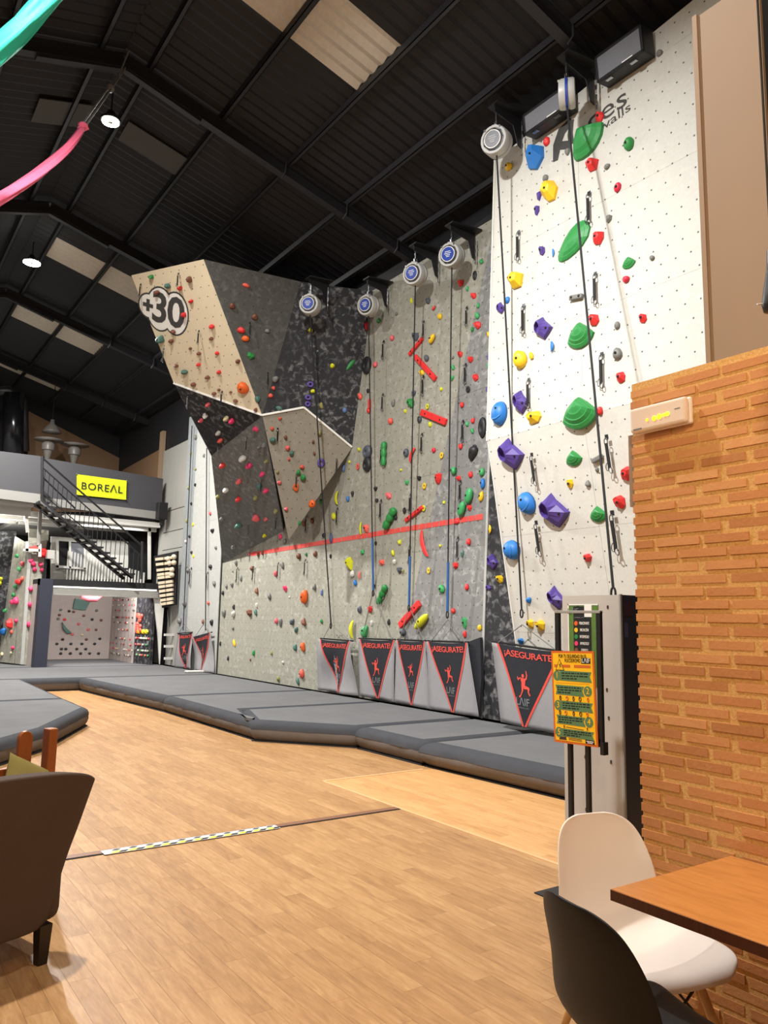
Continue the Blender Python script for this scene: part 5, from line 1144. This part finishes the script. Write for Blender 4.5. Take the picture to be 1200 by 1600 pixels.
# little holds of the cave: far too many and small to pick out
def dots(name, plist, place, mts):
    for m, L in mts.items():
        b = MB()
        for (x, y, s) in L:
            p, n = place(x, y); fr = frame(p, n); b.sphere((0, 0, 0), 1, 6, 4); k = len(b.v)-(6*3+2)
            for i in range(k, len(b.v)): b.v[i] = tuple(fr @ Vector((b.v[i][0]*s, b.v[i][1]*s*.8, b.v[i][2]*s*.5)))
        o = b.build(name, hm(m), cv if name == 'cave_holds' else None); tag(o, kind='stuff')
        if o.parent: o.matrix_parent_inverse = Matrix.Translation((-4.0, -FY, 0))
rr = random.Random(3)
L1 = {}
for e in '95,953,e;108,955,k;115,956,n;151,954,e;93,961,n;101,968,r;131,962,n;144,968,k;158,969,n;100,980,n;138,984,i;150,984,n;113,991,i;128,992,u;98,999,k;135,999,n;156,998,k;89,1006,k;111,1006,k;128,1006,k;148,1006,k;96,1014,k;103,1014,k;120,1014,k;134,1014,k;95,1021,k;110,1021,k;126,1021,k;140,1021,k;154,1021,k;123,975,i;91,967,e'.split(';'):
    x, y, c = e.split(','); L1.setdefault(COLS[c], []).append((float(x), float(y), .05))
dots('cave_holds', None, lambda x, y: (Yp(x, y, 23.98), (0, -1, 0)), L1)
tag(MB().prism([(-.2, -.12), (.16, -.16), (.26, .1), (-.16, .18)], 0, .08, T=lambda x, y, z: (Yp(125, 945, 23.97)[0]+x, 23.98-z, Yp(125, 945, 23.97)[2]+y)).build('climbing_hold', hm('teal')), 'dark teal block high on the cave back wall', 'climbing hold')
tag(MB().prism([(-.14, .16), (-.02, .0), (.14, -.14), (.02, -.16), (-.1, -.04)], 0, .08, T=lambda x, y, z: (Yp(104, 981, 23.97)[0]+x, 23.98-z, Yp(104, 981, 23.97)[2]+y)).build('climbing_hold', hm('teal')), 'dark teal streak-shaped hold low on the cave back wall', 'climbing hold')
L2 = {}
for i in range(120):
    y, z = rr.uniform(21.7, 23.9), rr.choice([.45, .6, .75, .9, 1.15, 1.35, 1.5, 1.7, 1.85, 2.0]); L2.setdefault(rr.choice(['red', 'pink', 'grey', 'white', 'cream', 'black', 'brown']), []).append((y, z, .035))
dots('cave_holds', None, lambda y, z: ((6.70, y, z), (-1, 0, 0)), L2)
L3 = {}
for i in range(40):
    t = rr.uniform(.08, .9); z = rr.choice([.5, .62, .78, .95]); L3.setdefault(rr.choice(['red', 'white', 'cream', 'mint', 'pink']), []).append((t, z, .04))
for i in range(14): L3.setdefault('salmon', []).append((rr.uniform(.15, .4), rr.uniform(1.1, 1.6), .09))
for x_, c in ((.3, 'yellow'), (.55, 'yellow'), (.75, 'lime')): L3.setdefault(c, []).append((x_, 1.13, .09))
dots('cave_holds', None, lambda t, z: ((6.72+.18*t-.02, 21.6-.85*t, z), (-1, -.2, 0)), L3)
tag(MB().tube([Yp(x, y, 21.5) for x, y in ((128, 929), (138, 931), (150, 931), (158, 928))], [.1, .16, .16, .08], 8).build('climbing_hold', hm('pink'), smooth=True), 'large pink hold on the roof edge of the cave', 'climbing hold')
# platform above the cave: back wall, dark doorways
sdup(slab('trim_8', ((80, 838), (202, 846), (202, 905), (80, 905)), 22.6, .1, 'concrete_white'))
pf = sdup(slab('trim_9', ((90, 845), (133, 848), (133, 887), (90, 884)), 22.5, .06, 'deep_black'))
for a in (((88, 843), (92, 843), (92, 888), (88, 888)), ((108, 846), (111, 846), (111, 888), (108, 888)), ((131, 848), (134, 848), (134, 889), (131, 889)), ((88, 883), (134, 887), (134, 890), (88, 887))): slab('frame', a, 22.42, .06, 'concrete_white', pf)
o = slab('sliding_panel', ((108, 848), (132, 850), (132, 886), (108, 884)), 22.46, .02, 'glass_dark', pf)
b = MB()
for i in range(26):
    x = 5.0+i*.085; b.box((x, 22.45, 2.45), (x+.04, 22.5, 3.3-.02*i))
sdup(b.build('trim_10', G('concrete_white')))
sdup(slab('trim_11', ((202, 820), (236, 822), (236, 906), (202, 906)), 22.5, .1, 'deep_black'))
sdup(slab('trim_12', ((232, 822), (236, 822), (236, 905), (232, 905)), 21.9, .08, 'concrete_white'))
# balcony
bal = tag(empty('balcony', (0, 0, 0)), kind='structure')
slab('parapet', ((66, 715), (255, 748), (252, 800), (66, 777)), 21.5, .12, 'balcony_dark', bal)
slab('slab_edge', ((66, 777), (252, 800), (252, 812), (66, 789)), 21.48, .2, 'balcony_band', bal)
slab('parapet', ((-120, 690), (65, 713), (63, 772), (-120, 749)), 20.75, .12, 'balcony_dark', bal)
slab('slab_edge', ((-120, 749), (63, 772), (63, 787), (-120, 764)), 20.73, .2, 'balcony_band', bal)
z_ = fx(0, 778, 20.75)[1]
MB().box((HALL_L, 20.9, z_-.12), (3.75, 26.9, z_)).build('deck', G('concrete_white'), bal)
for y in (21.2, 22.2, 23.2): MB().box((HALL_L, y, z_-.34), (3.75, y+.12, z_-.12)).build('joist', G('concrete_white'), bal)
MB().box((3.75, 21.6, 4.05), (7.25, 26.9, 4.2)).build('deck', G('concrete_white'), bal)
for y in (21.9, 22.7): MB().box((3.75, y, 3.95), (7.25, y+.12, 4.08)).build('joist', G('concrete_white'), bal)
bn = slab('shop_banner', ((120, 741), (198, 751), (197, 781), (120, 773)), 21.44, .012, 'banner_yellow'); bw = [Yp(*p, 21.43) for p in ((120, 741), (198, 751), (197, 781), (120, 773))]
tag(bn, 'lime yellow banner reading BOREAL on the dark balcony front', 'banner')
c = sum(bw)/4; Lw = abs(bw[1][0]-bw[0][0]); s = text_mesh('BOREΛL', Lw*.235, G('print_black'), 'lettering', .002, .0, 1.08)
xs = [v.co.x for v in s.vertices]; k = Lw*.82/(max(xs)-min(xs))
o = inst('lettering', s, bn, Matrix.Translation((c[0]-.0, 21.42, c[2]-.02)) @ Matrix.Rotation(R_(90), 4, 'X') @ Matrix.Diagonal((k, k*.95, 1, 1)))
for a, b_ in (((120, 741), 0), ((198, 751), 0), ((197, 781), 0), ((120, 773), 0)):
    p = Yp(*a, 21.42); MB().lathe([(.02, 0), (.02, .01)], 8, M=Matrix.Translation(p)).build('eyelet', G('chrome'), bn)
# stairs
sr = empty('staircase', (3.7, 20.3, 2.42), label='black steel staircase with railing descending from the balcony to the cave roof', cat='stairs')
SY = 20.35
def sp3(px, py, y=SY): return Vector(Yp(px, py, y))-Vector((3.7, 20.3, 2.42))
t0, t1 = sp3(63, 782), sp3(207, 903)
for dy in (0, .75): MB().obox(t0+Vector((0, dy, 0)), t1+Vector((0, dy, 0)), .05, .2, (0, 1, 0)).build('stringer', G('black_steel'), sr)
for i in range(14):
    p = t0.lerp(t1, (i+.5)/14); MB().box((p.x-.12, p.y+.03, p.z+.02), (p.x+.16, p.y+.72, p.z+.06)).build('step', G('black_steel'), sr)
for a, b_, r_ in (((67, 716), (221, 852), .025), ((67, 731), (220, 868), .018)): MB().tube([sp3(*a), sp3(*b_)], r_, 6).build('handrail', G('black_steel'), sr)
for a, b_, r_ in (((66, 745), (118, 795), .022), ((66, 772), (140, 832), .015)): MB().tube([sp3(*a, SY+.7), sp3(*b_, SY+.7)], r_, 6).build('handrail', G('black_steel'), sr)
for i in range(22):
    f = (i+.5)/22; a = sp3(67+(220-67)*f, 731+(868-731)*f); d = t0.z+(t1.z-t0.z)*(a.x-t0.x)/(t1.x-t0.x)
    MB().tube([a, (a.x, a.y, max(d, t1.z-.05))], .01, 5).build('baluster', G('black_steel'), sr)
MB().tube([sp3(222, 846), sp3(221, 905)], .035, 8).build('newel_post', G('black_steel'), sr); MB().tube([sp3(66, 713), sp3(66, 782)], .035, 8).build('newel_post', G('black_steel'), sr)
# tower with two climbing faces
tw = empty('climbing_wall', (3.6, 21.6, .26), label='grey corner tower of climbing faces at the far left with red holds', cat='climbing wall')
def tpart(o): o.parent = tw; o.matrix_parent_inverse = Matrix.Translation((-3.6, -21.6, -.26)); return o
def quad(name, pts, mt, d=(0, .08, 0)):
    b = MB(); n = len(pts); b.add([*pts, *[np.array(p)+np.array(d) for p in pts]], [tuple(range(n)), tuple(range(2*n-1, n-1, -1))]+[(i, (i+1) % n, n+(i+1) % n, n+i) for i in range(n)]); return b.build(name, G(mt))
TR = [Yp(*p, 21.4) for p in ((45, 850), (76, 843), (62, 1041), (32, 1038))]
tpart(quad('right_face', TR, 'olive_panel'))
TLf = [TR[0], TR[3], np.array(Yp(-2, 1034, 22.4)), np.array(Yp(24, 838, 22.4))]
tpart(quad('left_face', TLf, 'olive_panel')); tpart(quad('top_face', [TR[0], TR[1], np.array(Yp(76, 828, 22.0)), np.array(Yp(45, 826, 22.0)), np.array(Yp(24, 838, 22.4))][:4], 'olive_panel'))
e1, e2 = np.array(TR[0]), np.array(TR[3]); tpart(MB().obox(e1+np.array([.03, -.03, 0]), e2+np.array([.03, -.03, 0]), .08, .03, (0, 1, 0)).build('corner_board', G('pale_panel')))
tpart(slab('side_board', ((75, 845), (80, 848), (70, 905), (66, 905)), 21.3, .1, 'deep_black'))
b = MB(); q = [Yp(*p, 22.6) for p in ((-30, 830), (26, 830), (2, 1034), (-60, 1032))]; tpart(quad('black_face', q, 'black_panel'))
tl_ = {}
for i, e in enumerate('54,857,i,8;68,864,r,16;48,876,h,7;52,881,h,8;63,882,h,7;54,890,h,7;66,891,h,7;64,912,u,6;66,921,r,14;47,920,h,8;55,928,i,6;48,945,h,9;56,943,r,14;61,965,r,13;53,966,b,8;46,976,h,9;62,985,u,6;51,995,i,6;58,1008,r,6;52,1025,i,6;59,1037,a,7'.split(';')):
    x, y, c, w = e.split(','); x, y, w = float(x), float(y), float(w); p = Yp(x, y, 21.34); d = np.linalg.norm(p-CAM)/FPX*w
    o = inst('climbing_hold', tmesh('W' if w > 12 else '.', i % 5, COLS[c])); o.matrix_world = frame(Yp(x, y, 21.395), (0, -1, 0)) @ Matrix.Rotation(i*1.3, 4, 'Z') @ Matrix.Diagonal((d, d, d*.6, 1))
    tl_.setdefault(COLS[c], []).append(o)
nL = np.cross(TLf[1]-TLf[0], TLf[2]-TLf[0]); nL /= np.linalg.norm(nL); nL = nL if nL@(CAM-TLf[0]) > 0 else -nL
for i, e in enumerate('28,869,m,6;36,881,i,6;31,889,m,6;31,909,r,9;36,904,a,6;25,917,m,6;22,930,m,6;27,939,h,9;20,941,h,6;9,954,m,6;17,974,r,12;26,970,h,6;7,987,b,9;19,988,a,5;21,1012,h,5;18,1020,u,4;4,1022,u,5;2,905,l,7;1,912,l,6'.split(';')):
    x, y, c, w = e.split(','); x, y, w = float(x), float(y), float(w); p = onpl(x, y, nL, nL@TLf[0]); d = np.linalg.norm(p-CAM)/FPX*w
    o = inst('climbing_hold', tmesh('W' if w > 9 else '.', i % 5, COLS[c])); o.matrix_world = frame(p, nL) @ Matrix.Rotation(i*1.1, 4, 'Z') @ Matrix.Diagonal((d*1.3, d, d*.6, 1))
    tl_.setdefault(COLS[c], []).append(o)
for c, L in tl_.items():
    L.sort(key=lambda o: -o.matrix_world.translation.z); cw = WORD.get(c, c)
    for i, o in enumerate(L): tag(o, '%s hold on the far left corner tower, %s' % (cw, 'the only %s one' % cw if len(L) == 1 else '%s %s one from its top' % (ordinal(i+1), cw)), 'climbing hold', 'climbing holds on the corner tower')
# white pull-up frame with red lettering strip
hb = empty('pull_up_frame', tuple(Yp(50, 858, 21.2)), label='white metal pull-up frame with a red strip above the corner tower', cat='frame')
def hp(px, py): return Vector(Yp(px, py, 21.2))-hb.location
for a, b_ in (((41, 806), (43, 832)), ((36, 859), (62, 860)), ((62, 850), (62, 870)), ((42, 846), (42, 862))): MB().obox(hp(*a), hp(*b_), .07, .07).build('bar', G('concrete_white'), hb)
MB().obox(hp(43, 857), hp(60, 857), .04, .09).build('red_strip', G('tape_red'), hb); MB().obox(hp(73, 866), hp(84, 867), .2, .22).build('white_box', G('concrete_white'), hb)
MB().tube([hp(63, 800), hp(60, 852)], .05, 8).build('post', G('sheet_metal'), hb)
# campus board
cb_n = (-.9, -.42, -.1); CP = Xp(258, 905, 7.0); cbd = empty('campus_board', mw=frame(CP, cb_n), label='black training board with wooden rungs and pale balls beside the far grey strip', cat='training board')
cn = np.array(cb_n)/np.linalg.norm(cb_n)
def cl(px, py): return cbd.matrix_world.inverted() @ Vector(onpl(px, py, cn, cn@CP))
pts = [cl(*p) for p in ((240, 869), (277, 861), (274, 945), (253, 950))]
MB().prism([(p.x, p.y) for p in pts], -.06, 0).build('board', G('black_paint'), cbd)
for y in (873, 881, 890, 897, 902, 910, 916, 923, 930, 937, 943):
    a, b_ = cl(245+(y-870)*.12, y+1), cl(272, y-2); mid = a.lerp(b_, .5)
    for s, e in ((0, .46), (.54, 1)): p, q = a.lerp(b_, s), a.lerp(b_, e); MB().obox((p.x, p.y, .04), (q.x, q.y, .04), .07, .05, (0, 0, 1)).build('rung', G('rung_wood'), cbd)
for x, y in ((267, 873), (276, 870), (269, 880), (276, 879), (273, 890), (273, 898)): p = cl(x, y); MB().sphere((p.x, p.y, .1), .07, 10, 6).build('ball', G('rung_wood'), cbd, smooth=True)
for y in (992, 1010, 1029): p = Yp(266, y, 20.3); MB().box((p[0]-.14, 20.3, p[2]-.03), (p[0]+.14, 20.4, p[2]+.03)).build('shelf_rung', G('concrete_white')); o = bpy.context.scene.objects[-1] if False else None
for o in [o for o in S.objects if o.name.startswith('shelf_rung')]: o.parent = cbd; o.matrix_parent_inverse = cbd.matrix_world.inverted(); o.name = 'rung'
# grey sheet wall, speaker, posts on the right
sh = sdup(MB().box((7.36, 19.75, .26), (7.42, 22.0, 6.35)).build('trim_13', G('sheet_metal')))
for z in (2.9, 3.4, 3.9, 4.5): MB().box((7.352, 19.8, z), (7.36, 21.6, z+.012)).build('joint', G('black_paint'), sh)
b = Yp(255, 798, 21.0); spk = empty('loudspeaker', (b[0], 21.0, b[2]), label='black loudspeaker hung at the right end of the balcony front', cat='speaker')
MB().box((-.13, 0, -.24), (.13, .25, .24)).build('cabinet', G('black_steel'), spk, bevel=.01); MB().box((-.115, -.01, -.22), (.115, 0, .22)).build('grille', G('deep_black'), spk); MB().box((-.03, .1, -.4), (.03, .16, -.24)).build('bracket', G('black_steel'), spk)
sdup(MB().box((7.33, 22.1, 5.2), (7.43, 22.35, 7.0)).build('trim_14', G('tan_paint')))
# things on the balcony
def heater(px, py, y, label):
    p = Yp(px, py, y); o = empty('patio_heater', tuple(p), label=label, cat='heater', group='patio heaters on the balcony')
    MB().lathe([(.42, .04), (.4, .06), (.22, .1), (.05, .13)], 20).build('reflector', G('heater_steel'), o, smooth=True)
    MB().lathe([(.07, -.52), (.1, -.42), (.13, -.28), (.18, -.26), (.19, -.1), (.15, -.02), (.09, .03)], 14).build('burner', G('heater_steel'), o, auto=True)
    MB().tube([(0, 0, -.55), (0, 0, -1.9)], .04, 8).build('pole', G('black_steel'), o)
heater(76, 690, 24.0, 'mushroom shaped patio heater on the balcony, the one behind the stair top'); heater(117, 698, 24.2, 'mushroom shaped patio heater on the balcony, the one nearer the yellow banner')
p = Yp(81, 672, 24.6); pl_ = empty('pendant_lamp', tuple(p), label='pale bell shaped pendant lamp above the patio heaters', cat='lamp')
MB().lathe([(.28, -.08), (.25, -.02), (.16, .12), (.07, .2), (.06, .32)], 18).build('shade', G('heater_steel'), pl_, smooth=True); MB().tube([(0, 0, .3), (0, 0, 1.6)], .012, 6).build('cord', G('rope_black'), pl_)
fl_ = empty('flue_pipe', tuple(Yp(18, 660, 24.5)), label='dark shiny flue pipe rising behind the left balcony front', cat='pipe')
P0 = Vector(Yp(18, 660, 24.5)); a, b_ = Vector(Yp(20, 712, 24.5))-P0, Vector(Yp(22, 616, 24.5))-P0
MB().tube([a, b_], .3, 16).build('pipe', simple('flue', (52, 52, 56), .2, .2, 5, .8), fl_, smooth=True); MB().tube([Vector(Yp(-20, 612, 24.5))-P0, Vector(Yp(14, 610, 24.5))-P0, Vector(Yp(36, 628, 24.5))-P0, Vector(Yp(38, 705, 24.5))-P0], .14, 10).build('duct', G('black_steel'), fl_, smooth=True)
tag(slab('black_post', ((41, 636), (45, 636), (41, 800), (35, 800)), 24.8, .15, 'deep_black'), 'thin black post on the balcony beside the flue pipe', 'post')
